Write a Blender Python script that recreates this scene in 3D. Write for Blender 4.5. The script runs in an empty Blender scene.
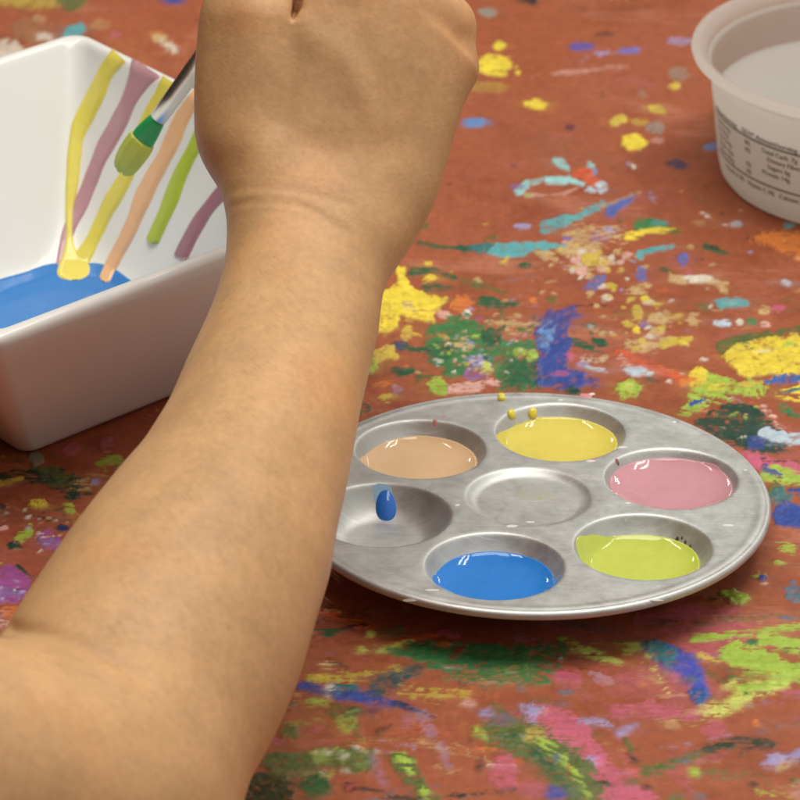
import bpy, math, random
import numpy as np
from mathutils import Vector, Matrix
from mathutils.bvhtree import BVHTree

random.seed(7)
rng = np.random.default_rng(7)
SC = bpy.context.scene
COL = SC.collection

# ------------------------------------------------------------------ survey of the photograph (camera solved from the palette)
FPX = 3440.785
CAM_POS = np.array([0.0, -1.0513, 0.63401])
W2C = np.array([[0.99904, 0.04386, 0.00071], [-0.02181, 0.48275, 0.87549], [0.03805, -0.87466, 0.48324]])
_u, _s, _v = np.linalg.svd(W2C)
W2C = _u @ _v

def ray(px, py):
    return W2C.T @ np.array([(px - 400) / FPX, -(py - 400) / FPX, -1.0])
def at_z(px, py, z=0.0):
    d = ray(px, py); t = (z - CAM_POS[2]) / d[2]
    return CAM_POS + t * d
def at_depth(px, py, dep):
    return CAM_POS + dep * ray(px, py)
def to_px(P):
    C = (np.asarray(P) - CAM_POS) @ W2C.T
    return np.stack([400 + FPX * C[..., 0] / -C[..., 2], 400 - FPX * C[..., 1] / -C[..., 2]], -1)

def lin(r, g, b):
    c = np.array([r, g, b]) / 255.0
    return np.where(c <= 0.04045, c / 12.92, ((c + 0.055) / 1.055) ** 2.4)

# ------------------------------------------------------------------ helpers
def mesh_np(name, V, F, mat=None, smooth=True, parent=None, col=None):
    V = np.asarray(V, dtype=np.float32)
    me = bpy.data.meshes.new(name)
    me.vertices.add(len(V)); me.vertices.foreach_set('co', V.ravel())
    if isinstance(F, np.ndarray):
        k = F.shape[1]; idx = F.astype(np.int32).ravel()
        starts = np.arange(0, len(idx), k, dtype=np.int32)
    else:
        idx = np.array([i for f in F for i in f], dtype=np.int32)
        ln = np.array([len(f) for f in F]); starts = np.concatenate([[0], np.cumsum(ln)[:-1]]).astype(np.int32)
    me.loops.add(len(idx)); me.loops.foreach_set('vertex_index', idx)
    me.polygons.add(len(starts)); me.polygons.foreach_set('loop_start', starts)
    me.update(calc_edges=True); me.validate()
    if smooth:
        me.polygons.foreach_set('use_smooth', np.ones(len(me.polygons), dtype=bool))
    if col is not None:
        col = np.asarray(col)
        a = me.color_attributes.new('pigment', 'FLOAT_COLOR', 'POINT')
        c4 = np.ones((len(V), 4), dtype=np.float32); c4[:, :col.shape[1]] = col
        a.data.foreach_set('color', c4.ravel())
    if mat: me.materials.append(mat)
    o = bpy.data.objects.new(name, me); COL.objects.link(o)
    if parent: o.parent = parent
    return o

def tag(o, label=None, cat=None, group=None, kind=None):
    if label: o['label'] = label
    if cat: o['category'] = cat
    if group: o['group'] = group
    if kind: o['kind'] = kind
    return o

def empty(name, loc=(0, 0, 0), rot=(0, 0, 0)):
    o = bpy.data.objects.new(name, None); COL.objects.link(o)
    o.location = loc; o.rotation_euler = rot; o.empty_display_size = 0.01
    return o

def grid_faces(nr, nc, wrap=False):
    r = np.arange(nr - 1)[:, None]; c = np.arange(nc if wrap else nc - 1)[None, :]
    c2 = (c + 1) % nc
    return np.stack([r * nc + c, r * nc + c2, (r + 1) * nc + c2, (r + 1) * nc + c], -1).reshape(-1, 4)

def loft(rings, cap0=True, cap1=True):
    """rings: list of (n,3) arrays -> verts, faces"""
    n = len(rings[0]); V = np.concatenate(rings); F = [list(f) for f in grid_faces(len(rings), n, True)]
    if cap0: F.append(list(range(n))[::-1])
    if cap1: F.append([(len(rings) - 1) * n + i for i in range(n)])
    return V, F

def smoothstep(a, b, x):
    t = np.clip((x - a) / (b - a), 0, 1); return t * t * (3 - 2 * t)

def noise2(X, Y, scale, seed):
    """value noise, smooth, about -1..1"""
    r = np.random.default_rng(seed)
    T = r.uniform(-1, 1, (256, 256)).astype(np.float32)
    x = X / scale + 1000.0; y = Y / scale + 1000.0
    xi = np.floor(x).astype(np.int32); yi = np.floor(y).astype(np.int32)
    fx = (x - xi).astype(np.float32); fy = (y - yi).astype(np.float32)
    fx = fx * fx * (3 - 2 * fx); fy = fy * fy * (3 - 2 * fy)
    a = T[xi & 255, yi & 255]; b = T[(xi + 1) & 255, yi & 255]
    c = T[xi & 255, (yi + 1) & 255]; d = T[(xi + 1) & 255, (yi + 1) & 255]
    return (a * (1 - fx) + b * fx) * (1 - fy) + (c * (1 - fx) + d * fx) * fy
def fbm2(X, Y, scale, seed, octv=4):
    s = 0; amp = 1.0; tot = 0
    for k in range(octv):
        s = s + amp * noise2(X + 0.37 * k * scale, Y - 0.21 * k * scale, scale / (2.03 ** k), seed + 17 * k); tot += amp * amp; amp *= 0.55
    return s / math.sqrt(tot)

# ------------------------------------------------------------------ materials
class NT:
    def __init__(s, name):
        s.m = bpy.data.materials.new(name); s.m.use_nodes = True
        s.t = s.m.node_tree; s.b = s.t.nodes['Principled BSDF']
    def n(s, typ, **kw):
        nd = s.t.nodes.new(typ)
        for k, v in kw.items():
            if k.startswith('_'): setattr(nd, k[1:], v)
            else: nd.inputs[k.replace('_', ' ')].default_value = v
        return nd
    def l(s, a, b): s.t.links.new(a, b)

def principled(name, base, rough=0.5, **kw):
    t = NT(name); t.b.inputs['Base Color'].default_value = (*base, 1); t.b.inputs['Roughness'].default_value = rough
    for k, v in kw.items(): t.b.inputs[k].default_value = v
    return t

def wet_paint(name, rgb, rough=0.07, bump=0.05, sub=0.0):
    c = lin(*rgb); t = principled(name, c, rough)
    tc = t.n('ShaderNodeTexCoord')
    nz = t.n('ShaderNodeTexNoise', Scale=110.0, Detail=4.0, Distortion=1.6)
    t.l(tc.outputs['Object'], nz.inputs['Vector'])
    mx = t.n('ShaderNodeMixRGB'); mx.inputs['Color1'].default_value = (*(c * 0.90), 1); mx.inputs['Color2'].default_value = (*np.minimum(c * 1.08, .95), 1)
    t.l(nz.outputs['Fac'], mx.inputs['Fac']); t.l(mx.outputs['Color'], t.b.inputs['Base Color'])
    bp = t.n('ShaderNodeBump', Strength=bump, Distance=0.0006); t.l(nz.outputs['Fac'], bp.inputs['Height']); t.l(bp.outputs['Normal'], t.b.inputs['Normal'])
    return t.m

def mat_table():
    t = principled('painted_table', (.3, .1, .06), .45)
    at = t.n('ShaderNodeAttribute', _attribute_name='pigment')
    tc = t.n('ShaderNodeTexCoord')
    n1 = t.n('ShaderNodeTexNoise', Scale=260.0, Detail=5.0, Roughness=.65)
    n2 = t.n('ShaderNodeTexNoise', Scale=1500.0, Detail=3.0)
    for k in (n1, n2): t.l(tc.outputs['Object'], k.inputs['Vector'])
    r1 = t.n('ShaderNodeMapRange', From_Min=.3, From_Max=.7, To_Min=.86, To_Max=1.12); t.l(n1.outputs['Fac'], r1.inputs['Value'])
    mu = t.n('ShaderNodeVectorMath', _operation='SCALE'); t.l(at.outputs['Color'], mu.inputs[0]); t.l(r1.outputs['Result'], mu.inputs['Scale'])
    t.l(mu.outputs['Vector'], t.b.inputs['Base Color'])
    rr = t.n('ShaderNodeMapRange', From_Min=.3, From_Max=.7, To_Min=.46, To_Max=.70); t.l(n1.outputs['Fac'], rr.inputs['Value'])
    gl = t.n('ShaderNodeMath', _operation='MULTIPLY_ADD'); gl.inputs[1].default_value = -.26; t.l(at.outputs['Alpha'], gl.inputs[0]); t.l(rr.outputs['Result'], gl.inputs[2]); t.l(gl.outputs[0], t.b.inputs['Roughness'])
    t.b.inputs['Specular IOR Level'].default_value = .32
    b1 = t.n('ShaderNodeBump', Strength=.35, Distance=0.0005); t.l(n1.outputs['Fac'], b1.inputs['Height'])
    b2 = t.n('ShaderNodeBump', Strength=.25, Distance=0.0002); t.l(n2.outputs['Fac'], b2.inputs['Height']); t.l(b1.outputs['Normal'], b2.inputs['Normal'])
    t.l(b2.outputs['Normal'], t.b.inputs['Normal'])
    return t.m

def mat_aluminium():
    t = principled('worn_aluminium', (.62, .60, .57), .46, Metallic=0.88)
    tc = t.n('ShaderNodeTexCoord')
    n1 = t.n('ShaderNodeTexNoise', Scale=95.0, Detail=8.0, Roughness=.72)
    n2 = t.n('ShaderNodeTexNoise', Scale=700.0, Detail=4.0)
    mp = t.n('ShaderNodeMapping'); mp.inputs['Scale'].default_value = (60, 900, 60); mp.inputs['Rotation'].default_value = (0, 0, .5)
    n3 = t.n('ShaderNodeTexNoise', Scale=1.0, Detail=3.0)
    t.l(tc.outputs['Object'], mp.inputs['Vector']); t.l(mp.outputs['Vector'], n3.inputs['Vector'])
    vo = t.n('ShaderNodeTexVoronoi', Scale=230.0)
    for k in (n1, n2, vo): t.l(tc.outputs['Object'], k.inputs['Vector'])
    cr = t.n('ShaderNodeValToRGB'); e = cr.color_ramp.elements
    e[0].position = .3; e[0].color = (.57, .57, .555, 1); e[1].position = .7; e[1].color = (.66, .665, .655, 1)
    t.l(n1.outputs['Fac'], cr.inputs['Fac'])
    # fine scratches in two directions darken and lighten the metal
    sc_out = None
    for kk, (ang, sx_, sy_) in enumerate([(.5, 45, 2400), (-.9, 38, 2100)]):
        m2 = t.n('ShaderNodeMapping'); m2.inputs['Scale'].default_value = (sx_, sy_, 40); m2.inputs['Rotation'].default_value = (0, 0, ang); t.l(tc.outputs['Object'], m2.inputs['Vector'])
        s2 = t.n('ShaderNodeTexNoise', Scale=1.0, Detail=1.0); t.l(m2.outputs['Vector'], s2.inputs['Vector'])
        g2 = t.n('ShaderNodeMapRange', From_Min=.66, From_Max=.74, To_Min=0.0, To_Max=.5); t.l(s2.outputs['Fac'], g2.inputs['Value'])
        if sc_out is None: sc_out = g2.outputs['Result']
        else:
            ad = t.n('ShaderNodeMath', _operation='MAXIMUM'); t.l(sc_out, ad.inputs[0]); t.l(g2.outputs['Result'], ad.inputs[1]); sc_out = ad.outputs[0]
    scm = t.n('ShaderNodeMixRGB'); scm.inputs['Color2'].default_value = (.84, .84, .83, 1); t.l(sc_out, scm.inputs['Fac']); t.l(cr.outputs['Color'], scm.inputs['Color1'])
    # dried pale flecks
    fl = t.n('ShaderNodeMapRange', From_Min=.05, From_Max=.085, To_Min=1.0, To_Max=0.0); t.l(vo.outputs['Distance'], fl.inputs['Value'])
    n4 = t.n('ShaderNodeTexNoise', Scale=38.0, Detail=2.0); t.l(tc.outputs['Object'], n4.inputs['Vector'])
    g4 = t.n('ShaderNodeMapRange', From_Min=.57, From_Max=.64, To_Min=0.0, To_Max=.8); t.l(n4.outputs['Fac'], g4.inputs['Value'])
    mm = t.n('ShaderNodeMath', _operation='MULTIPLY'); t.l(fl.outputs['Result'], mm.inputs[0]); t.l(g4.outputs['Result'], mm.inputs[1])
    mx = t.n('ShaderNodeMixRGB'); mx.inputs['Color2'].default_value = (.78, .76, .74, 1)
    t.l(mm.outputs[0], mx.inputs['Fac']); t.l(scm.outputs['Color'], mx.inputs['Color1']); t.l(mx.outputs['Color'], t.b.inputs['Base Color'])
    im = t.n('ShaderNodeMath', _operation='MULTIPLY_ADD'); im.inputs[1].default_value = -.9; im.inputs[2].default_value = .92
    t.l(mm.outputs[0], im.inputs[0]); t.l(im.outputs[0], t.b.inputs['Metallic'])
    rr = t.n('ShaderNodeMapRange', From_Min=.3, From_Max=.7, To_Min=.44, To_Max=.62); t.l(n1.outputs['Fac'], rr.inputs['Value']); t.l(rr.outputs['Result'], t.b.inputs['Roughness'])
    b1 = t.n('ShaderNodeBump', Strength=.10, Distance=0.0004); t.l(n2.outputs['Fac'], b1.inputs['Height'])
    b2 = t.n('ShaderNodeBump', Strength=.10, Distance=0.0004); t.l(n3.outputs['Fac'], b2.inputs['Height']); t.l(b1.outputs['Normal'], b2.inputs['Normal'])
    t.l(b2.outputs['Normal'], t.b.inputs['Normal'])
    return t.m

def mat_ceramic():
    t = principled('white_glaze', (.86, .85, .82), .28)
    t.b.inputs['Coat Weight'].default_value = .35; t.b.inputs['Coat Roughness'].default_value = .12
    tc = t.n('ShaderNodeTexCoord'); n1 = t.n('ShaderNodeTexNoise', Scale=30.0, Detail=4.0); t.l(tc.outputs['Object'], n1.inputs['Vector'])
    mx = t.n('ShaderNodeMixRGB'); mx.inputs['Color1'].default_value = (.84, .83, .79, 1); mx.inputs['Color2'].default_value = (.88, .875, .85, 1)
    t.l(n1.outputs['Fac'], mx.inputs['Fac']); t.l(mx.outputs['Color'], t.b.inputs['Base Color'])
    n2 = t.n('ShaderNodeTexNoise', Scale=90.0, Detail=3.0); t.l(tc.outputs['Object'], n2.inputs['Vector'])
    b = t.n('ShaderNodeBump', Strength=.08, Distance=.001); t.l(n2.outputs['Fac'], b.inputs['Height']); t.l(b.outputs['Normal'], t.b.inputs['Normal'])
    return t.m

def mat_skin():
    t = principled('skin', (.55, .33, .2), .5)
    t.b.inputs['Subsurface Weight'].default_value = .22
    t.b.inputs['Subsurface Radius'].default_value = (1.0, .42, .22); t.b.inputs['Subsurface Scale'].default_value = .004
    t.b.inputs['Specular IOR Level'].default_value = .38
    at = t.n('ShaderNodeAttribute', _attribute_name='pigment')
    tc = t.n('ShaderNodeTexCoord')
    n1 = t.n('ShaderNodeTexNoise', Scale=70.0, Detail=6.0, Roughness=.6)
    n2 = t.n('ShaderNodeTexNoise', Scale=420.0, Detail=3.0)
    vo = t.n('ShaderNodeTexVoronoi', Scale=850.0)
    mp = t.n('ShaderNodeMapping'); mp.inputs['Scale'].default_value = (1, .55, 1); t.l(tc.outputs['Object'], mp.inputs['Vector'])
    for k in (n1, n2): t.l(tc.outputs['Object'], k.inputs['Vector'])
    t.l(mp.outputs['Vector'], vo.inputs['Vector'])
    r1 = t.n('ShaderNodeMapRange', From_Min=.25, From_Max=.75, To_Min=.90, To_Max=1.10); t.l(n1.outputs['Fac'], r1.inputs['Value'])
    r2 = t.n('ShaderNodeMapRange', From_Min=.25, From_Max=.75, To_Min=.92, To_Max=1.08); t.l(n2.outputs['Fac'], r2.inputs['Value'])
    m = t.n('ShaderNodeMath', _operation='MULTIPLY'); t.l(r1.outputs['Result'], m.inputs[0]); t.l(r2.outputs['Result'], m.inputs[1])
    mu = t.n('ShaderNodeVectorMath', _operation='SCALE'); t.l(at.outputs['Color'], mu.inputs[0]); t.l(m.outputs[0], mu.inputs['Scale'])
    t.l(mu.outputs['Vector'], t.b.inputs['Base Color'])
    b1 = t.n('ShaderNodeBump', Strength=.16, Distance=.0003); t.l(vo.outputs['Distance'], b1.inputs['Height'])
    b2 = t.n('ShaderNodeBump', Strength=.10, Distance=.0006); t.l(n2.outputs['Fac'], b2.inputs['Height']); t.l(b1.outputs['Normal'], b2.inputs['Normal'])
    t.l(b2.outputs['Normal'], t.b.inputs['Normal'])
    return t.m

def mat_tub():
    t = principled('milky_plastic', (.90, .885, .85), .3)
    tr = t.n('ShaderNodeBsdfTranslucent'); tr.inputs['Color'].default_value = (.93, .91, .875, 1)
    mx = t.n('ShaderNodeMixShader'); mx.inputs['Fac'].default_value = .8
    out = t.t.nodes['Material Output']
    t.l(t.b.outputs[0], mx.inputs[1]); t.l(tr.outputs[0], mx.inputs[2]); t.l(mx.outputs[0], out.inputs['Surface'])
    return t.m

M = dict(table=mat_table(), alu=mat_aluminium(), ceramic=mat_ceramic(), skin=mat_skin(), tub=mat_tub())
M['print'] = principled('dark_print', lin(84, 82, 66), .5).m
_w = principled('murky_water', lin(222, 222, 216), .06, IOR=1.33)
_tr = _w.n('ShaderNodeBsdfTranslucent'); _tr.inputs['Color'].default_value = (.90, .90, .87, 1)
_mx = _w.n('ShaderNodeMixShader'); _mx.inputs['Fac'].default_value = .5
_w.l(_w.b.outputs[0], _mx.inputs[1]); _w.l(_tr.outputs[0], _mx.inputs[2]); _w.l(_mx.outputs[0], _w.t.nodes['Material Output'].inputs['Surface'])
M['water'] = _w.m

# ------------------------------------------------------------------ TABLE: dried paint layers on terracotta
def axis(lo, hi, step, outer_lo, outer_hi):
    core = np.arange(lo, hi, step)
    a = lo - np.geomspace(step * 3, lo - outer_lo, 24)[::-1]; b = hi + np.geomspace(step * 3, outer_hi - hi, 24)
    return np.concatenate([a, core, b])
gx = axis(-0.34, 0.22, 0.00052, -0.9, 0.75)
gy = np.concatenate([-0.26 - np.geomspace(.003, .25, 16)[::-1], np.arange(-0.26, 0.05, 0.0007), np.arange(0.05, .30, 0.00095), np.arange(.30, .62, .0015), .62 + np.geomspace(.004, .55, 24)])
GX, GY = np.meshgrid(gx.astype(np.float32), gy.astype(np.float32))
PXY = to_px(np.stack([GX, GY, 0 * GX], -1)).astype(np.float32)
PX, PY = PXY[..., 0], PXY[..., 1]
N_L = fbm2(GX, GY, 0.022, 11, 4); N_M = fbm2(GX, GY, 0.0075, 23, 4); N_F = fbm2(GX, GY, 0.0024, 37, 3)
def streak_noise(ang, seed, L=0.02, W=0.0012):
    c, s = math.cos(ang), math.sin(ang)
    return fbm2((GX * c + GY * s) * W / L, -GX * s + GY * c, W, seed, 2)
STREAKS = {k: streak_noise(math.radians(k), 60 + k) for k in (0, 30, 60, 90, 120, 150)}
shift = lambda A, i: np.roll(A, (int(i * 131) % A.shape[0], int(i * 197) % A.shape[1]), (0, 1))

COLR = np.empty(GX.shape + (3,), np.float32); HGT = np.zeros(GX.shape, np.float32); COV = np.zeros(GX.shape, np.float32)
b0, b1, b2 = lin(165, 84, 47), lin(150, 72, 33), lin(178, 96, 61)
w1 = smoothstep(-.2, 1.0, N_L)[..., None]; w2 = smoothstep(0, 1.2, shift(N_L, 3))[..., None]
COLR[:] = b0 * (1 - w1) + b1 * w1; COLR[:] = COLR * (1 - .6 * w2) + .6 * b2 * w2
COLR *= (1 + .05 * N_M + .04 * N_F)[..., None]
# faint rubbed-in smears all over the board
for k, (rgb, a) in enumerate([((215, 150, 120), .28), ((200, 110, 120), .22), ((140, 62, 40), .3), ((205, 130, 70), .25), ((120, 100, 80), .16)]):
    m = smoothstep(.55, 1.25, shift(fbm2(GX * .6 + .4 * GY, GY, .03, 140 + k, 4), k) + .35 * STREAKS[(k * 30) % 180]) * a
    COLR[:] = COLR * (1 - m[..., None]) + lin(*rgb).astype(np.float32) * m[..., None]
HGT += .00004 * N_M

C = dict(Y=(240, 214, 38), YD=(212, 184, 62), MU=(190, 165, 60), G=(36, 92, 60), GM=(62, 126, 70), GD=(26, 66, 52), OG=(92, 106, 50), LG=(166, 196, 62), LY=(205, 210, 95),
         B=(48, 74, 158), BL=(98, 140, 200), BD=(34, 50, 92), T=(88, 172, 178), TD=(48, 118, 122), TP=(150, 205, 205), P=(204, 92, 122), PP=(226, 172, 160), PU=(142, 100, 160), LV=(164, 152, 200),
         O=(226, 124, 44), OR=(216, 88, 44), W=(226, 218, 200), WB=(190, 208, 222), TN=(204, 170, 112), K=(58, 48, 42), GY=(150, 150, 140), R=(150, 40, 40), MG=(160, 76, 146), GB=(92, 112, 130))
_cnt = [0]
def bbox(pts, pad):
    p = np.asarray(pts, float); return p[:, 0].min() - pad, p[:, 0].max() + pad, p[:, 1].min() - pad, p[:, 1].max() + pad
def window(x0, x1, y0, y1):
    m = (PX > x0) & (PX < x1) & (PY > y0) & (PY < y1)
    if not m.any(): return None
    r = np.where(m.any(1))[0]; c = np.where(m.any(0))[0]
    return slice(r[0], r[-1] + 1), slice(c[0], c[-1] + 1)
def lay(sl, sd, color, rough, dry, alpha, thick, ang):
    """sd: signed px distance (+ inside) on the window; composite one paint mark"""
    _cnt[0] += 1; i = _cnt[0]
    n = shift(N_M, i)[sl] * .65 + shift(N_F, i)[sl] * .5 + shift(N_L, i)[sl] * .35
    s = sd + rough * n
    fw = 1 + (2.0 + 4.0 * ((i * 37) % 10) / 10) * smoothstep(600, 690, PY[sl])
    cov = smoothstep(-.7 * fw, .9 * fw, s)
    if True:
        st = shift(STREAKS[ang], i)[sl] * .8 + shift(N_F, i + 5)[sl] * .7
        edge = np.clip(1 - s / 9.0, 0, 1)
        cov = cov * smoothstep(-.25, .35, st + 1.35 - 2.3 * dry - edge * (.55 + .5 * dry))
    cov = cov * alpha
    c = lin(*C[color]) if isinstance(color, str) else lin(*color)
    tone = 1 + .10 * shift(N_M, i + 9)[sl] + .08 * shift(STREAKS[ang], i + 2)[sl]
    cc = (c[None, None, :] * tone[..., None]).astype(np.float32)
    A = COLR[sl]; A[:] = A * (1 - cov[..., None]) + cc * cov[..., None]
    Cv = COV[sl]; Cv[:] = Cv * (1 - cov) + cov * (.2 + .8 * ((i * 53) % 10) / 10) * min(1, thick / .0002)
    Hh = HGT[sl]; Hh += (1.7 * thick * cov * (.75 + .5 * shift(N_F, i + 3)[sl]) * (1 + .6 * np.exp(-np.clip(s, 0, 50) / 3))).astype(np.float32)
def blob(x, y, rx, ry, color, rot=0, rough=None, dry=0., alpha=1., thick=.00022, ang=0):
    R = max(rx, ry); rough = .28 * min(rx, ry) + 1.2 if rough is None else rough
    sl = window(x - R - 12, x + R + 12, y - R - 12, y + R + 12)
    if sl is None: return
    c, s = math.cos(math.radians(rot)), math.sin(math.radians(rot)); dx = PX[sl] - x; dy = PY[sl] - y
    a = (dx * c + dy * s) / rx; b = (-dx * s + dy * c) / ry
    lay(sl, (1 - np.sqrt(a * a + b * b)) * min(rx, ry), color, rough, dry, alpha, thick, ang)
def stroke(pts, w, color, rough=None, dry=0., alpha=1., thick=.0002, ang=0, taper=.5):
    pts = np.asarray(pts, float); rough = .22 * w + .8 if rough is None else rough
    x0, x1, y0, y1 = bbox(pts, w + 12); sl = window(x0, x1, y0, y1)
    if sl is None: return
    px, py = PX[sl], PY[sl]; best = np.full(px.shape, -1e9, np.float32)
    L = np.concatenate([[0], np.cumsum(np.hypot(*np.diff(pts, axis=0).T))]); tot = L[-1]
    for k in range(len(pts) - 1):
        a, b = pts[k], pts[k + 1]; d = b - a; q = d @ d
        t = np.clip(((px - a[0]) * d[0] + (py - a[1]) * d[1]) / q, 0, 1)
        dist = np.hypot(px - a[0] - t * d[0], py - a[1] - t * d[1])
        g = (L[k] + t * math.sqrt(q)) / tot
        best = np.maximum(best, w * .5 * (1 - taper * g ** 2) - dist)
    lay(sl, best, color, rough, dry, alpha, thick, ang)
def poly(pts, color, rough=4., dry=0., alpha=1., thick=.00025, ang=0):
    p = np.asarray(pts, float); x0, x1, y0, y1 = bbox(p, 16); sl = window(x0, x1, y0, y1)
    if sl is None: return
    px, py = PX[sl], PY[sl]; d2 = np.full(px.shape, 1e9, np.float32); ins = np.zeros(px.shape, bool)
    for k in range(len(p)):
        a, b = p[k], p[(k + 1) % len(p)]; d = b - a; q = max(d @ d, 1e-9)
        t = np.clip(((px - a[0]) * d[0] + (py - a[1]) * d[1]) / q, 0, 1)
        d2 = np.minimum(d2, (px - a[0] - t * d[0]) ** 2 + (py - a[1] - t * d[1]) ** 2)
        cr = (a[1] > py) != (b[1] > py)
        xi = a[0] + (py - a[1]) / (b[1] - a[1] if abs(b[1] - a[1]) > 1e-9 else 1e-9) * d[0]
        ins ^= cr & (px < xi)
    lay(sl, np.where(ins, 1, -1) * np.sqrt(d2), color, rough, dry, alpha, thick, ang)
def specks(x, y, sx, sy, n, r, cols, seed):
    q = random.Random(seed)
    for _ in range(n):
        rr = r * q.uniform(.4, 1.3)
        blob(q.gauss(x, sx), q.gauss(y, sy), rr * q.uniform(.9, 1.9), rr * q.uniform(.5, .9), q.choice(cols), rot=q.uniform(-35, 25), rough=rr * .6 + .6, alpha=q.uniform(.65, 1))

# --- older marks outside the photographed patch, so the board goes on being painted
q = random.Random(99)
names = list(C)
for _ in range(620):
    x, y = q.uniform(-750, 1650), q.uniform(-170, 1250)
    if -5 < x < 805 and -5 < y < 805: continue
    cname = q.choice(names)
    if q.random() < .3: specks(x, y, 26, 12, 9, 2.6, [cname, q.choice(names), 'TN', 'W'], _)
    elif q.random() < .5:
        blob(x, y, q.uniform(5, 28), q.uniform(3, 14), cname, rot=q.uniform(-40, 40), dry=q.choice([0, .3, .5]), ang=q.choice([0, 30, 150]))
    else:
        a = q.uniform(-.6, .6); l = q.uniform(20, 90)
        stroke([(x, y), (x + l * math.cos(a), y + l * math.sin(a) * .6)], q.uniform(4, 18), cname, dry=q.choice([0, .3, .5, .6]), ang=q.choice([0, 30, 150]))
# marks under the bowl, palette and arm
for _ in range(60):
    x, y = q.uniform(60, 520), q.uniform(380, 780)
    blob(x, y, q.uniform(4, 18), q.uniform(2, 8), q.choice(names), rot=q.uniform(-30, 30), dry=q.choice([0, .4]), alpha=.8)

# --- far strip behind the bowl and hand
poly([(-10, -12), (62, -12), (60, 8), (30, 9), (-10, 6)], 'MU', dry=.2, alpha=.8)
blob(74, 2, 14, 9, 'OG', alpha=.9); blob(150, 20, 60, 30, (172, 84, 44), alpha=.55, rough=14); blob(30, 30, 22, 14, (160, 110, 70), alpha=.7)
poly([(-12, 40), (4, 38), (16, 43), (24, 50), (18, 58), (-12, 60)], 'W', rough=6, alpha=.7); poly([(60, 38), (66, 27), (82, 22), (87, 27), (80, 36), (70, 42)], 'T', rough=2); blob(46, 37, 8, 4, 'W', alpha=.8); blob(115, 34, 8, 4, 'P', alpha=.5); blob(40, 18, 8, 4, 'TN', alpha=.5)
blob(155, 33, 7, 4, 'O', alpha=.8); blob(158, 38, 8, 5, 'TN'); blob(169, 46, 11, 4, 'W', rot=35, rough=4, alpha=.8); blob(172, 0, 11, 3, 'B'); blob(100, 24, 10, 5, 'TN', alpha=.3); 
# --- open board right of the fist
blob(520, 40, 70, 45, (166, 82, 34), alpha=.55, rough=22, thick=0); blob(488, 12, 9, 4, 'GY', alpha=.8); blob(530, 1, 13, 4, 'K'); blob(605, 34, 9, 3, (120, 60, 40))
blob(494, 66, 20, 10, 'Y'); blob(499, 46, 5, 4, 'Y'); blob(537, 104, 10, 5, 'Y', rot=8); blob(475, 123, 12, 4, 'BL', rot=-5); blob(484, 86, 20, 6, 'MU', alpha=.4)
blob(582, 46, 12, 4, (96, 82, 170), rot=-4); stroke([(583, 60), (600, 54), (625, 51), (650, 46)], 6, 'LV', dry=.25); stroke([(530, 77), (570, 72), (628, 65)], 5, 'PP', dry=.3, alpha=.6); blob(627, 51, 9, 3, (120, 110, 190)); blob(680, 41, 14, 4, 'LV', alpha=.6); blob(678, 73, 9, 6, 'GY', alpha=.5)
blob(570, 127, 5, 3, (110, 50, 60)); blob(653, 108, 10, 5, 'YD', rot=12); blob(620, 120, 9, 5, 'YD', rot=-8); blob(641, 121, 9, 4, 'YD', alpha=.6); blob(656, 127, 8, 6, 'GY', alpha=.6); blob(633, 142, 11, 6, 'Y', rot=4); blob(675, 86, 7, 5, 'YD'); blob(642, 93, 5, 4, 'GY', alpha=.4)
blob(712, 146, 7, 4, 'BL', alpha=.8); blob(677, 164, 13, 5, 'BD', rot=14, alpha=.75); blob(633, 165, 4, 2, 'W', rot=40); blob(659, 140, 6, 3, 'PP', alpha=.5)
poly([(552, 158), (562, 157), (570, 166), (569, 171), (560, 167), (553, 163)], 'TP', rough=1.5); blob(590, 168, 6, 5, 'TP', rot=30); blob(593, 172, 4, 3, 'BL')
blob(583, 174, 8, 5, 'OR'); blob(592, 180, 8, 4, 'OR', rot=20); stroke([(519, 191), (527, 183), (541, 180)], 7, 'TP'); blob(518, 187, 6, 3, 'PU', alpha=.7); stroke([(548, 181), (570, 179), (582, 183)], 7, 'TP'); blob(592, 190, 6, 4, 'WB'); blob(602, 187, 5, 5, 'WB'); stroke([(526, 195), (560, 194), (580, 186)], 3, 'PP', alpha=.6)
stroke([(546, 227), (572, 218), (603, 205)], 13, 'T', dry=.12, ang=150); poly([(605, 215), (608, 206), (626, 197), (637, 194), (632, 202), (620, 210), (612, 218)], (62, 98, 182), rough=2); blob(523, 226, 8, 3, 'LV'); stroke([(602, 206), (640, 192)], 4, 'TN', alpha=.6); blob(652, 196, 5, 3, 'LV', rot=60, alpha=.5)
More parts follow.
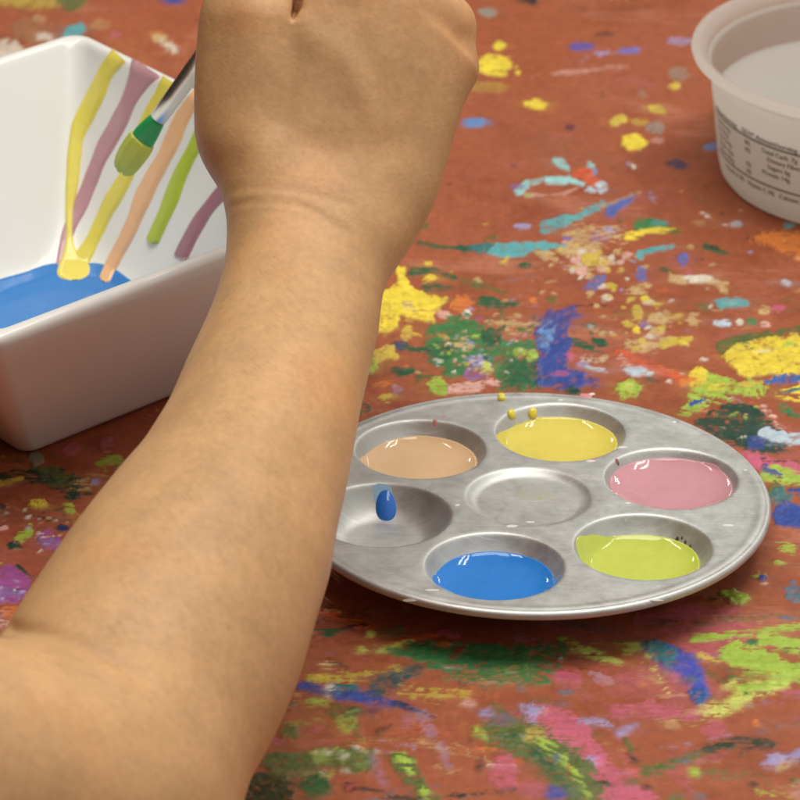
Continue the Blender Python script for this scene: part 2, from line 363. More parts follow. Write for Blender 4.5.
# --- pale crust above the middle
poly([(560, 232), (590, 222), (630, 226), (650, 232), (628, 244), (600, 250), (570, 256), (556, 246)], 'TN', rough=7, dry=.42, ang=30); blob(610, 231, 16, 5, 'LV', dry=.3); blob(600, 240, 10, 5, 'PU', alpha=.5, dry=.3)
blob(653, 226, 18, 7, 'GM'); blob(660, 223, 10, 4, 'T', alpha=.6); stroke([(628, 236), (650, 231), (674, 229)], 7, 'Y'); blob(676, 232, 6, 2, 'OG'); specks(600, 262, 24, 14, 60, 3.4, ['TN', 'W', 'YD', 'TN', 'PP'], 21); blob(590, 259, 8, 5, 'YD'); blob(594, 284, 9, 5, (110, 110, 170), rot=-35); blob(567, 239, 7, 3, 'PU')
stroke([(640, 254), (656, 249), (672, 246)], 9, 'T', dry=.2); blob(666, 270, 9, 3.5, 'G', rot=10); blob(683, 260, 5, 7, (84, 108, 190)); blob(641, 275, 5, 7, (100, 110, 180)); blob(688, 272, 4, 2, 'P', alpha=.7); stroke([(672, 279), (690, 279), (728, 283)], 8, 'TN'); blob(700, 279, 12, 3, 'W'); blob(722, 288, 8, 4, 'TN', rot=30)
stroke([(706, 246), (718, 251), (733, 255)], 6, 'G', taper=.8); stroke([(576, 306), (596, 304), (613, 307)], 2.2, 'K', rough=1.2)
blob(638, 291, 16, 7, 'TN', dry=.3, rot=-20); blob(648, 302, 8, 4, 'W', alpha=.8); blob(638, 314, 9, 7, 'YD', rot=60); blob(644, 298, 4, 3, 'Y'); blob(661, 319, 13, 6, 'TN', rot=15); blob(692, 321, 7, 5, 'TN'); blob(637, 328, 4, 4, 'Y'); poly([(622, 348), (628, 338), (650, 340), (672, 336), (668, 344), (648, 352), (630, 352)], 'TN', rough=3, dry=.25); stroke([(664, 344), (690, 338)], 8, 'YD'); blob(683, 342, 8, 4, 'Y'); blob(656, 332, 8, 4, 'TN'); blob(644, 324, 4, 3, 'PU'); specks(650, 318, 30, 18, 40, 2.6, ['TN', 'W', 'YD'], 23)
poly([(713, 300), (722, 298), (743, 294), (750, 304), (740, 308), (720, 310)], 'T', rough=2.5, dry=.12); blob(728, 302, 8, 3, 'TP', alpha=.5)
blob(722, 323, 9, 4, 'WB'); blob(739, 321, 4, 3.5, 'W'); blob(752, 321, 6, 4, 'GM'); blob(764, 309, 6, 4, 'TN'); blob(777, 309, 7, 4, 'P', rot=-20); blob(764, 324, 6, 3, 'PP'); blob(786, 282, 7, 4, 'WB'); blob(706, 306, 6, 4, 'GM', alpha=.5); blob(737, 223, 6, 3, 'WB', alpha=.6); blob(789, 225, 9, 3, 'T', alpha=.8); blob(792, 310, 8, 3, 'OG', alpha=.5)
poly([(748, 238), (762, 232), (790, 232), (840, 226), (850, 262), (800, 262), (782, 252), (770, 246)], 'O', rough=5, dry=.1); blob(700, 222, 8, 4, 'TN', alpha=.4); specks(715, 235, 30, 20, 14, 2.2, ['W', 'K', 'TN', 'LV'], 24)
# --- left of the middle: teal, yellow, green, blue
stroke([(420, 243), (445, 247), (480, 249)], 4.5, 'G', taper=-.6); blob(484, 248, 13, 5.5, 'TD'); poly([(486, 253), (496, 244), (530, 240), (545, 241), (566, 247), (540, 249), (520, 256), (500, 258)], 'T', rough=2.5); stroke([(540, 247), (562, 246)], 10, 'T', dry=.45); blob(492, 238, 7, 3, 'OG', rot=-30); blob(523, 227, 7, 3, 'LV'); blob(526, 265, 6, 3, 'G'); blob(575, 267, 7, 4, 'TN'); blob(424, 226, 4, 3, 'OG')
stroke([(412, 272), (432, 270), (456, 278)], 10, 'G', dry=.25); stroke([(426, 287), (453, 288)], 8, 'G', dry=.25); stroke([(462, 281), (482, 285), (505, 294)], 7, 'OG', dry=.25, taper=.7); stroke([(482, 301), (500, 304), (518, 303)], 10, 'G', dry=.1); blob(478, 279, 5, 3, 'TN'); blob(552, 299, 6, 4, 'OG', alpha=.7); blob(533, 300, 4, 3, 'O')
poly([(540, 318), (500, 312), (486, 322), (496, 330), (520, 334), (538, 330)], 'TN', rough=5, dry=.5); specks(500, 320, 24, 10, 40, 2.2, ['TN', 'OG', 'PP', 'G'], 31)
blob(463, 303, 12, 9, 'O', alpha=.85); blob(468, 314, 5, 4, 'W'); blob(445, 315, 8, 5, 'PP'); blob(478, 318, 5, 3, 'MG', alpha=.5)
poly([(426, 328), (436, 318), (450, 313), (470, 320), (486, 323), (504, 331), (507, 342), (537, 342), (541, 386), (520, 392), (501, 391), (492, 370), (474, 369), (450, 376), (434, 364), (424, 349)], 'GM', rough=6, dry=.22, ang=30); poly([(480, 330), (503, 328), (500, 345), (484, 350)], 'G', rough=5); poly([(500, 352), (538, 350), (540, 388), (505, 390)], 'G', rough=6, dry=.15, alpha=.8); blob(440, 352, 14, 12, 'G', alpha=.7, dry=.2)
blob(402, 345, 8, 5, (28, 66, 110)); stroke([(405, 347), (430, 351)], 6, 'G'); blob(458, 343, 14, 8, 'TN', dry=.45); blob(440, 362, 6, 3, 'W', alpha=.7); blob(484, 361, 15, 10, 'LV', dry=.38); blob(474, 374, 10, 7, 'PU', dry=.2); blob(486, 367, 8, 9, 'W', dry=.4); blob(487, 368, 4, 6, 'LY'); blob(490, 382, 10, 4, 'PP', dry=.3); blob(520, 354, 6, 5, 'LG'); blob(532, 356, 6, 7, 'LG', rot=30); specks(470, 350, 34, 16, 60, 1.9, ['W', 'TN', 'PP', 'LG', 'LV', 'G'], 32)
poly([(378, 292), (390, 290), (396, 282), (396, 268), (404, 268), (409, 286), (424, 294), (441, 296), (450, 297), (449, 303), (436, 309), (434, 322), (420, 321), (411, 317), (400, 316), (397, 328), (384, 334), (378, 334)], 'Y', rough=3, thick=.0005); blob(430, 278, 6, 3, 'Y', rot=-10); blob(429, 264, 3.5, 3, 'Y'); blob(406, 333, 6, 8, 'YD', rot=20, alpha=.8); blob(407, 305, 4, 3, 'TN'); specks(420, 310, 18, 12, 14, 1.7, ['Y', 'YD'], 33)
poly([(372, 352), (384, 345), (394, 346), (398, 362), (390, 358), (378, 362)], 'YD', rough=3); blob(370, 366, 9, 7, 'LG'); blob(403, 371, 11, 5, 'G', rot=10, dry=.2); blob(406, 366, 4, 2, 'O'); blob(425, 377, 12, 6, 'OG', dry=.3); poly([(426, 382), (440, 376), (450, 386), (446, 396), (432, 394)], 'LG', rough=2.5); poly([(446, 386), (470, 381), (486, 386), (482, 392), (450, 394)], 'PP', rough=2.5, dry=.15); blob(382, 384, 15, 7, 'O', dry=.3, alpha=.8); blob(387, 398, 8, 4, 'YD', dry=.2); blob(362, 408, 8, 5, 'G', dry=.3); blob(397, 389, 5, 5, 'LV', alpha=.4); blob(400, 405, 8, 4, 'R', alpha=.4)
poly([(546, 312), (556, 310), (576, 308), (579, 318), (570, 323), (571, 347), (568, 368), (584, 374), (598, 377), (599, 387), (570, 389), (540, 386), (536, 364), (541, 353), (533, 335), (538, 322)], 'B', rough=4, dry=.14, ang=60, thick=.0004); blob(546, 336, 10, 18, 'BL', dry=.35, ang=60); blob(571, 357, 8, 6, 'P', dry=.3, alpha=.8); blob(558, 375, 10, 3, 'P', dry=.4, alpha=.6); blob(583, 364, 7, 4, 'LV', alpha=.7)
poly([(580, 326), (586, 321), (600, 324), (602, 330), (590, 334)], 'G', rough=2.5, dry=.2); blob(591, 327, 5, 3, 'TP'); blob(600, 342, 11, 5, 'G', rot=10, dry=.25); stroke([(576, 342), (590, 348), (604, 357)], 7, 'G', dry=.25); stroke([(586, 366), (606, 371)], 6, 'WB', dry=.2); blob(602, 334, 4, 3, 'TN'); blob(574, 391, 10, 3, 'GD')
stroke([(619, 353), (645, 364), (690, 382)], 9, 'OR', dry=.12, taper=.1, alpha=.9); blob(626, 363, 9, 4, 'PP', dry=.3, rot=15); blob(639, 372, 12, 4, 'WB', rot=8); blob(652, 380, 9, 3, 'G', dry=.2, rot=10); blob(668, 381, 4, 2, 'W'); poly([(616, 390), (622, 382), (632, 379), (642, 389), (636, 398), (622, 399)], 'LG', rough=3, dry=.1); blob(628, 387, 4, 3, 'LY')
# --- right side: big yellow and dark green
stroke([(722, 347), (750, 338), (790, 331), (830, 330)], 12, 'OG', dry=.1); poly([(717, 357), (727, 352), (734, 346), (764, 339), (791, 336), (830, 340), (830, 374), (776, 377), (752, 376), (740, 374), (734, 367), (728, 364)], 'Y', rough=4, thick=.0006, dry=.05, ang=30); blob(745, 347, 12, 3, 'OG', dry=.4); blob(763, 352, 8, 2, 'W', alpha=.5); blob(790, 346, 8, 3, 'LG', dry=.3)
poly([(692, 384), (697, 370), (703, 366), (712, 372), (734, 378), (742, 392), (730, 400), (712, 402), (690, 416), (674, 414), (690, 400)], 'LG', rough=5, dry=.28, ang=150); blob(698, 377, 8, 10, 'Y', rot=20); stroke([(682, 383), (698, 379)], 6, 'O'); blob(716, 386, 10, 5, 'Y', dry=.2); stroke([(690, 405), (706, 400)], 4, 'B'); blob(752, 389, 16, 9, 'LG', dry=.3); stroke([(744, 384), (775, 379), (800, 375)], 6, 'YD', dry=.2); stroke([(766, 382), (785, 379), (820, 377)], 8, (40, 96, 176)); poly([(770, 392), (800, 382), (830, 388), (830, 404), (795, 402), (780, 400)], 'Y', rough=4, dry=.2); stroke([(780, 392), (810, 388)], 4, 'TD', dry=.2); stroke([(782, 407), (802, 418)], 8, 'GM', dry=.1)
poly([(694, 424), (712, 412), (728, 403), (745, 404), (757, 408), (772, 422), (786, 436), (788, 450), (762, 455), (740, 448), (716, 438)], 'GD', rough=4, dry=.06); specks(730, 420, 18, 12, 24, 1.7, ['TN', 'LG', 'W', 'OR'], 41); blob(756, 443, 9, 7, 'B', alpha=.7); stroke([(764, 433), (778, 437), (805, 440)], 10, 'WB', taper=-.3); blob(770, 446, 10, 3, 'GB'); stroke([(764, 408), (778, 424), (800, 436)], 7, 'PP', dry=.35); stroke([(748, 455), (775, 461), (810, 463)], 4, 'K', dry=.1)
stroke([(744, 458), (770, 464), (820, 476)], 14, 'P', dry=.15, taper=0); stroke([(770, 474), (790, 478), (830, 486)], 16, 'LG', dry=.1, taper=0); stroke([(764, 468), (780, 476)], 8, 'B', dry=.2); blob(776, 488, 8, 8, 'OG', dry=.2); blob(780, 497, 14, 9, 'TD', dry=.2); poly([(772, 508), (784, 500), (800, 503), (840, 500), (840, 530), (798, 528), (774, 526)], (40, 74, 160), rough=3, dry=.1); blob(796, 490, 8, 4, 'B', dry=.2); blob(787, 547, 13, 6, 'LG', dry=.35, rot=20, alpha=.8); blob(779, 562, 6, 3, 'LG', dry=.2)
blob(734, 596, 13, 6, 'LG', rot=18, rough=3, thick=.0005); blob(760, 576, 9, 5, 'LG', dry=.3); blob(763, 578, 5, 3, 'B'); blob(795, 592, 10, 9, 'GB', dry=.25); blob(716, 598, 9, 3, 'K', dry=.2, rot=-20); stroke([(782, 617), (812, 618)], 4, 'GB', dry=.1); blob(697, 598, 14, 4, 'R', alpha=.35); blob(765, 583, 6, 2, 'W', alpha=.6)
# --- front haze: dry overlapping rubs under the sharper marks
q = random.Random(318)
for _ in range(95):
    x, y = q.uniform(240, 830), q.uniform(612, 820); l = q.uniform(18, 80); a = q.uniform(-.35, .35)
    stroke([(x, y), (x + l * .5, y + l * .5 * math.sin(a) + q.uniform(-3, 3)), (x + l, y + l * math.sin(a))], q.uniform(4, 20), q.choice(['P', 'P', 'OG', 'LG', 'GM', 'LV', 'K', 'MU', 'OR', 'R', 'PU', 'TN', 'GB']), dry=q.uniform(.3, .6), alpha=q.uniform(.25, .6), ang=q.choice([0, 30, 150]), thick=.0001)
for _ in range(60):
    x, y = q.uniform(370, 810), q.uniform(255, 420); l = q.uniform(8, 36); a = q.uniform(-.3, .3)
    stroke([(x, y), (x + l, y + l * math.sin(a))], q.uniform(2, 8), q.choice(['TN', 'OG', 'G', 'GM', 'LV', 'K', 'MU', 'OR', 'R', 'W', 'GB']), dry=q.uniform(.3, .6), alpha=q.uniform(.3, .65), ang=q.choice([0, 30, 150]), thick=.0001)
for _ in range(40):
    x, y = q.uniform(-20, 150), q.uniform(445, 625); l = q.uniform(8, 40); a = q.uniform(-.3, .5)
    stroke([(x, y), (x + l, y + l * math.sin(a))], q.uniform(2, 9), q.choice(['OG', 'GD', 'K', 'R', 'MG', 'TN', 'K', 'G']), dry=q.uniform(.3, .6), alpha=q.uniform(.3, .65), ang=q.choice([0, 30, 150]), thick=.0001)
# --- front right
blob(715, 634, 50, 24, 'P', alpha=.4, rough=18, thick=0); blob(650, 690, 60, 22, 'P', alpha=.25, rough=18, thick=0); stroke([(640, 620), (690, 612), (740, 608)], 14, 'P', alpha=.45, dry=.2)
stroke([(572, 646), (595, 654), (620, 662)], 13, 'LY', dry=.2); stroke([(560, 640), (600, 640), (650, 644)], 8, 'LG', dry=.35); stroke([(626, 648), (665, 644)], 9, 'LY', dry=.3); stroke([(694, 638), (740, 633), (820, 624)], 8, 'LG', dry=.22, taper=0); stroke([(700, 622), (760, 616), (810, 612)], 10, 'OG', alpha=.5, dry=.35); stroke([(763, 638), (790, 644), (830, 650)], 18, 'LG', dry=.2, taper=0); stroke([(700, 655), (720, 662)], 6, 'YD', dry=.2); stroke([(734, 654), (765, 662), (800, 674)], 26, 'LG', dry=.22, taper=.2); blob(752, 642, 6, 4, 'GM'); stroke([(700, 712), (725, 708), (752, 694), (782, 680)], 17, 'LY', dry=.12, taper=.1); stroke([(740, 690), (790, 676), (830, 668)], 14, 'LG', dry=.25, taper=0)
stroke([(650, 656), (658, 674), (669, 693)], 11, 'LY', dry=.42, ang=60); poly([(640, 644), (658, 640), (674, 645), (695, 656), (705, 674), (710, 695), (700, 707), (692, 700), (688, 686), (674, 676), (660, 666)], (62, 74, 178), rough=3, dry=.06, thick=.0004, ang=120); poly([(641, 644), (658, 641), (676, 647), (680, 662), (668, 670), (656, 662)], 'TD', rough=3, dry=.15, ang=120); poly([(690, 690), (706, 688), (709, 700), (700, 708), (692, 702)], (30, 92, 156), rough=2); blob(686, 672, 7, 7, 'P', dry=.45); blob(690, 680, 5, 2, 'OG'); blob(674, 678, 5, 4, 'P'); blob(698, 711, 11, 3, 'TN', rot=-10)
blob(734, 677, 14, 8, 'OG', dry=.4); blob(732, 684, 10, 4, 'LY', dry=.2, rot=-15); blob(745, 690, 6, 6, 'GD', dry=.5)
poly([(516, 645), (545, 640), (572, 642), (566, 668), (546, 686), (516, 690)], 'GM', rough=6, dry=.42, ang=150); blob(566, 677, 13, 10, 'P', dry=.12, alpha=.8); blob(604, 678, 18, 10, (190, 130, 140), dry=.5, ang=120); blob(568, 691, 10, 4, 'GB', dry=.4); blob(640, 678, 16, 6, 'P', dry=.2, alpha=.4)
stroke([(618, 712), (650, 708), (692, 716)], 16, 'P', alpha=.7, dry=.15, taper=.2); stroke([(545, 716), (568, 730), (590, 758)], 30, 'P', dry=.14, taper=-.1, alpha=.85); stroke([(588, 770), (612, 786), (645, 800)], 34, 'P', dry=.16, taper=.1, alpha=.85); stroke([(672, 762), (690, 790)], 18, 'P', alpha=.6, dry=.15); blob(716, 729, 13, 10, 'P', alpha=.5, dry=.2); stroke([(640, 720), (668, 760), (690, 800)], 26, (160, 74, 42), alpha=.5, thick=0, ang=60)
poly([(519, 704), (530, 702), (548, 708), (546, 714), (538, 718), (534, 728), (526, 722)], 'LV', rough=3, dry=.15); stroke([(580, 720), (602, 722), (612, 726)], 8, 'LV', dry=.2, alpha=.8); stroke([(620, 733), (636, 724)], 6, 'LV'); blob(593, 762, 6, 5, 'LV'); blob(563, 703, 8, 4, 'GB', alpha=.6); blob(672, 724, 7, 5, 'TN', alpha=.4)
stroke([(500, 728), (530, 742), (556, 757), (578, 780), (592, 815)], 40, 'OG', dry=.16, taper=-.1, ang=120); stroke([(540, 742), (565, 760), (586, 792), (594, 815)], 10, 'LG', dry=.3, ang=120); stroke([(536, 752), (558, 776), (572, 805)], 14, 'G', dry=.4, ang=120); blob(530, 735, 12, 6, 'MU', dry=.3); blob(553, 794, 11, 8, 'B'); blob(556, 758, 6, 5, 'GB', dry=.3); blob(534, 789, 14, 10, 'P', alpha=.5)
stroke([(646, 771), (668, 766), (700, 752)], 11, 'OG', dry=.1, taper=.2); stroke([(680, 763), (700, 752)], 8, 'GB', dry=.3); stroke([(626, 740), (632, 750)], 5, 'OG'); blob(694, 772, 6, 4, 'LG'); blob(633, 758, 7, 2.5, 'K', rot=45); blob(606, 785, 7, 2.5, 'K', rot=10); blob(634, 782, 7, 4, 'OG', alpha=.8); blob(648, 787, 3, 2, 'K')
stroke([(708, 748), (735, 741), (772, 744)], 11, 'GD', dry=.32, taper=.2); blob(752, 748, 14, 4, 'K', dry=.4); poly([(762, 764), (768, 754), (790, 752), (812, 746), (812, 756), (786, 762), (776, 770)], 'LV', rough=3, dry=.12); blob(784, 766, 8, 3, 'TN', rot=-20); blob(755, 721, 2.5, 2, 'O'); blob(757, 726, 2.5, 2, 'O'); blob(755, 784, 4, 2, 'K'); blob(795, 780, 10, 4, 'OG', dry=.3); blob(800, 790, 10, 10, 'PP', alpha=.3)
# --- front middle
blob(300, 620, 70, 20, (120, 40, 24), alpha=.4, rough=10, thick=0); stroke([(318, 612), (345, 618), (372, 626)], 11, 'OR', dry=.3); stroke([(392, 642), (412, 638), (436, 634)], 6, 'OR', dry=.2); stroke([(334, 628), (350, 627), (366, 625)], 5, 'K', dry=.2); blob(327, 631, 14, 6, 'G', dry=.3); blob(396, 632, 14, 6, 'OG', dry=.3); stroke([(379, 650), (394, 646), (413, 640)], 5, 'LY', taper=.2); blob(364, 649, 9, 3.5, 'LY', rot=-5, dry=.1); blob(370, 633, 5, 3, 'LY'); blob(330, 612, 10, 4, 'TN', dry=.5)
poly([(392, 652), (410, 644), (436, 639), (464, 641), (530, 640), (530, 676), (494, 688), (464, 686), (436, 674), (410, 662)], 'GM', rough=6, dry=.25, ang=0); poly([(400, 652), (430, 643), (450, 650), (440, 664)], (40, 116, 62), rough=4, alpha=.8); blob(480, 662, 24, 10, 'G', dry=.4, alpha=.7); stroke([(452, 656), (466, 644)], 6, 'R', alpha=.8, dry=.2); blob(444, 644, 7, 3, 'O'); blob(450, 668, 7, 2, 'W', alpha=.5); stroke([(460, 683), (524, 682)], 3, 'G', dry=.3); poly([(466, 664), (490, 668), (520, 660), (520, 690), (480, 694), (440, 690)], (170, 120, 70), rough=7, dry=.5, alpha=.7)
stroke([(310, 679), (350, 677), (398, 670)], 13, 'MU', dry=.38, taper=.1); stroke([(376, 688), (398, 678), (420, 668)], 22, (66, 84, 84), dry=.3, ang=150); stroke([(400, 690), (440, 696), (470, 700)], 20, 'MU', dry=.52, alpha=.8); poly([(296, 684), (302, 680), (320, 684), (324, 687), (312, 692), (298, 690)], 'B', rough=1.5); stroke([(312, 690), (340, 695), (356, 697)], 7, (50, 70, 130), dry=.15); stroke([(340, 694), (365, 697), (394, 702)], 14, 'B', dry=.12, taper=.3); blob(345, 688, 20, 7, 'TD', dry=.42); stroke([(398, 704), (416, 710), (436, 717)], 8, 'BD', dry=.15, taper=.7); blob(317, 703, 13, 5, 'LG', dry=.15); blob(352, 710, 11, 5, 'G', dry=.2); blob(292, 706, 9, 4, 'G', dry=.2); blob(371, 711, 5, 2, 'BD'); blob(320, 678, 9, 3, 'YD'); blob(330, 663, 10, 4, 'TN', dry=.4); stroke([(330, 660), (348, 667)], 3, 'K', dry=.3)
stroke([(378, 731), (388, 727), (391, 725)], 5, 'K', rough=1); stroke([(336, 712), (350, 722), (360, 736)], 16, 'OG', dry=.2, alpha=.85); blob(348, 724, 11, 8, 'LG', alpha=.5); blob(327, 758, 21, 10, 'OG', alpha=.9); blob(322, 756, 12, 7, 'LG', alpha=.5); blob(356, 759, 18, 14, 'OG', alpha=.95); blob(362, 762, 8, 8, (110, 130, 60)); stroke([(348, 746), (374, 749)], 5, 'O', dry=.1); specks(350, 752, 14, 4, 18, 1.4, ['LG', 'YD', 'W'], 51); specks(317, 775, 8, 2, 14, 1.3, ['W', 'LG'], 52); blob(290, 730, 12, 9, 'OG', dry=.3); blob(345, 771, 5, 3, 'W', alpha=.7)
poly([(386, 758), (400, 750), (414, 758), (420, 774), (432, 786), (440, 800), (424, 812), (412, 790), (400, 776)], 'OG', rough=5, dry=.12); poly([(392, 756), (404, 753), (414, 764), (412, 776)], 'LG', rough=4, dry=.25); blob(424, 794, 8, 8, 'LG', dry=.25); stroke([(422, 716), (434, 736), (448, 764)], 18, 'LV', alpha=.3, dry=.15, ang=60, thick=0); stroke([(372, 756), (384, 782)], 12, 'LV', alpha=.22, thick=0); blob(407, 720, 7, 10, 'LV', alpha=.2, thick=0)
blob(262, 792, 32, 22, (58, 64, 30), rough=7, dry=.06); blob(286, 764, 26, 14, 'OG', dry=.14, rough=5); blob(316, 786, 18, 15, (36, 96, 46), rough=5, dry=.06); stroke([(348, 786), (370, 790), (392, 797), (420, 800)], 7, 'K', dry=.22, taper=.3); stroke([(450, 797), (480, 793), (514, 788)], 6, 'K', dry=.28, taper=.2); blob(480, 765, 4.5, 6, 'K', rot=20, rough=1.5); stroke([(490, 765), (514, 766)], 3.5, 'W', dry=.2); blob(502, 772, 14, 18, 'P', dry=.12, alpha=.8); blob(500, 720, 13, 7, 'PU', dry=.3, alpha=.6); blob(486, 714, 6, 5, 'LV', dry=.2); poly([(484, 732), (500, 730), (524, 726), (530, 744), (516, 752), (498, 742)], 'OG', rough=4, dry=.25); blob(510, 738, 12, 6, 'G', dry=.35); stroke([(476, 730), (486, 738)], 7, 'LG'); blob(468, 703, 5, 3, 'PP'); blob(470, 740, 4, 3, 'K', alpha=.6); blob(520, 690, 8, 5, 'GB', dry=.3)
# --- shaded corner between bowl and arm
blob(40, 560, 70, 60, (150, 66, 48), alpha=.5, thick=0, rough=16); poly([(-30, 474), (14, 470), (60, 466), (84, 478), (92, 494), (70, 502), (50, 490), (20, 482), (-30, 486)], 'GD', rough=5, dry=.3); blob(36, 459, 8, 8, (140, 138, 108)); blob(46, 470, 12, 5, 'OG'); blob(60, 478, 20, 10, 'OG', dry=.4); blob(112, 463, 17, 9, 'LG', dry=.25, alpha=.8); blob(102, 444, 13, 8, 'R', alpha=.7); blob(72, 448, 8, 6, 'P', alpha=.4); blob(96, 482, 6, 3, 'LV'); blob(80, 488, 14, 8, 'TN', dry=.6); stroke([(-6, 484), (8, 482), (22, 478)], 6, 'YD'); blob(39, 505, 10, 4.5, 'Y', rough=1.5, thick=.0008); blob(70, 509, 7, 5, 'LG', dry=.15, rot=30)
stroke([(26, 514), (50, 519), (76, 520)], 4, 'K', dry=.2); specks(45, 516, 22, 5, 22, 1.6, ['W', 'K', 'TN', 'GD'], 61); poly([(10, 546), (18, 534), (30, 524), (34, 530), (26, 540), (16, 548)], 'LG', rough=3, dry=.15, alpha=.85); blob(14, 545, 8, 5, 'GD'); poly([(38, 532), (50, 528), (62, 540), (56, 552), (44, 546)], 'MG', rough=4, dry=.2); blob(63, 528, 7, 5, 'BD'); blob(52, 542, 12, 8, 'PU', dry=.35); specks(46, 538, 10, 8, 20, 1.5, ['W', 'PP', 'LV'], 62)
poly([(-30, 572), (0, 566), (16, 566), (32, 580), (30, 596), (14, 604), (-30, 602)], 'MG', rough=4, dry=.06); stroke([(18, 566), (32, 578)], 4, 'GD'); blob(8, 592, 14, 6, 'PU', dry=.3); blob(12, 612, 14, 8, 'O', dry=.2, alpha=.8); blob(4, 624, 14, 6, 'PP', dry=.4); specks(10, 590, 14, 12, 16, 1.5, ['K', 'W', 'LV'], 63); blob(4, 527, 5, 3, 'PP'); blob(2, 506, 4, 3, 'K')
# tiny scattered flecks everywhere
specks(600, 300, 150, 90, 60, 1.4, ['TN', 'W', 'LG', 'YD', 'G', 'LV', 'K'], 5)
specks(560, 700, 160, 60, 28, 1.4, ['TN', 'W', 'LG', 'K', 'P', 'G', 'O'], 6)
specks(60, 520, 60, 50, 30, 1.3, ['W', 'K', 'LG', 'YD', 'PU'], 8)

# --- years of wiping: neighbouring colours dragged into each other, and worn-through patches
def box(A, r, ax):
    A = np.moveaxis(A, ax, 0); n = A.shape[0]; c = np.cumsum(np.concatenate([np.zeros_like(A[:1]), A]), 0)
    hi = np.minimum(np.arange(n) + r + 1, n); lo = np.maximum(np.arange(n) - r, 0)
    out = (c[hi] - c[lo]) / (hi - lo).reshape(-1, *([1] * (A.ndim - 1))).astype(np.float32); return np.moveaxis(out, 0, ax)
SM = box(box(box(COLR.astype(np.float64), 9, 1), 9, 1), 2, 0).astype(np.float32)
k_ = (np.clip(.10 + .32 * shift(N_L, 41) + .26 * shift(N_M, 42), 0, .65))[..., None]
COLR[:] = COLR * (1 - k_) + SM * k_
worn = smoothstep(.42, .95, shift(N_F, 51) * .85 + shift(N_M, 52) * .4 + STREAKS[0] * .35)[..., None] * .6
COLR[:] = COLR * (1 - worn) + (b0 * .92).astype(np.float32) * worn
dirt = smoothstep(.75, 1.3, shift(N_F, 61) * .8 + shift(N_L, 62) * .5)[..., None] * .35
COLR[:] = COLR * (1 - dirt) + lin(96, 62, 46).astype(np.float32) * dirt
gr = COLR.mean(-1, keepdims=True); COLR[:] = gr + (COLR - gr) * .93

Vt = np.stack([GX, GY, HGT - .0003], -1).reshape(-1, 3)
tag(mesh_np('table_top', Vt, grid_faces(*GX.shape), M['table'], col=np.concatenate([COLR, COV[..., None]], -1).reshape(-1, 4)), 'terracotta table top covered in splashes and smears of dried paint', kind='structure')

# ------------------------------------------------------------------ PALETTE
TAU = math.radians(3.2); HP = 0.0156; PR_ = 0.0853
PAL_M = Matrix.Translation((0, 0, HP)) @ Matrix.Rotation(-TAU, 4, 'X')
PAL_R = np.array(PAL_M.to_3x3()); PAL_T = np.array([0, 0, HP])
WR = 0.05339; WANG = 1.36204; WDEPTH = .0105
WELLS = [(WR * math.cos(WANG - k * math.pi / 3), WR * math.sin(WANG - k * math.pi / 3)) for k in range(6)]   # yellow pink green blue empty orange
def well_h(d, depth=WDEPTH, rf=.0125, rm=.0238, e=.0009):
    s = np.maximum(d - rf, 0) / (rm - rf)
    a = depth * (1 - s * s); a = np.maximum(a, -.004)
    return -.5 * (a + np.sqrt(a * a + e * e))
def centre_h(d):
    s = np.maximum(d - .0178, 0) / (.0222 - .0178); a = np.maximum(.0024 * (1 - s * s), -.004)
    return -.5 * (a + np.sqrt(a * a + .0007 ** 2))
def pal_h(x, y):
    h = np.zeros_like(x)
    for wx, wy in WELLS: h = np.minimum(h, well_h(np.hypot(x - wx, y - wy)))
    h = np.minimum(h, centre_h(np.hypot(x, y)))
    ring = np.hypot(x, y)
    h = h + .0003 * np.exp(-((ring - .0818) / .0016) ** 2)
    return h + .00006 * noise2(x, y, .03, 5)
def pal_hit(px, py):
    """palette-local point seen at a photo pixel"""
    o = PAL_R.T @ (CAM_POS - PAL_T); d = PAL_R.T @ ray(px, py); lo, hi = (-o[2] + .002) / d[2], (-o[2] - .013) / d[2]
    ts = np.linspace(lo, hi, 600); P = o[None] + ts[:, None] * d[None]
    k = np.argmax(P[:, 2] <= pal_h(P[:, 0], P[:, 1])); return P[k]
nth = 720; th = np.linspace(0, 2 * math.pi, nth, endpoint=False)
rs = np.concatenate([[.0004], np.arange(.0015, .0835, .00042)])
RR, TT = np.meshgrid(rs, th, indexing='ij'); X = RR * np.cos(TT); Y = RR * np.sin(TT)
top = np.stack([X, Y, pal_h(X, Y)], -1)
prof = [(.0838 + .0017 * math.sin(a), -.0015 + .0017 * math.cos(a)) for a in np.linspace(.1, 4.4, 14)]
lip = np.stack([np.stack([r * np.cos(th), r * np.sin(th), np.full(nth, z) + .0000], -1) for r, z in prof])
und = top[::-1] - np.array([0, 0, .0008]); und = und[RR[::-1, 0] < .0815]
rings = [*top, *lip, *und]
V, F = loft([np.asarray(r) for r in rings], True, True)
palette = mesh_np('paint_palette', V, F, M['alu']); palette.matrix_world = PAL_M
tag(palette, 'round aluminium palette with seven wells lying on the table', 'palette')

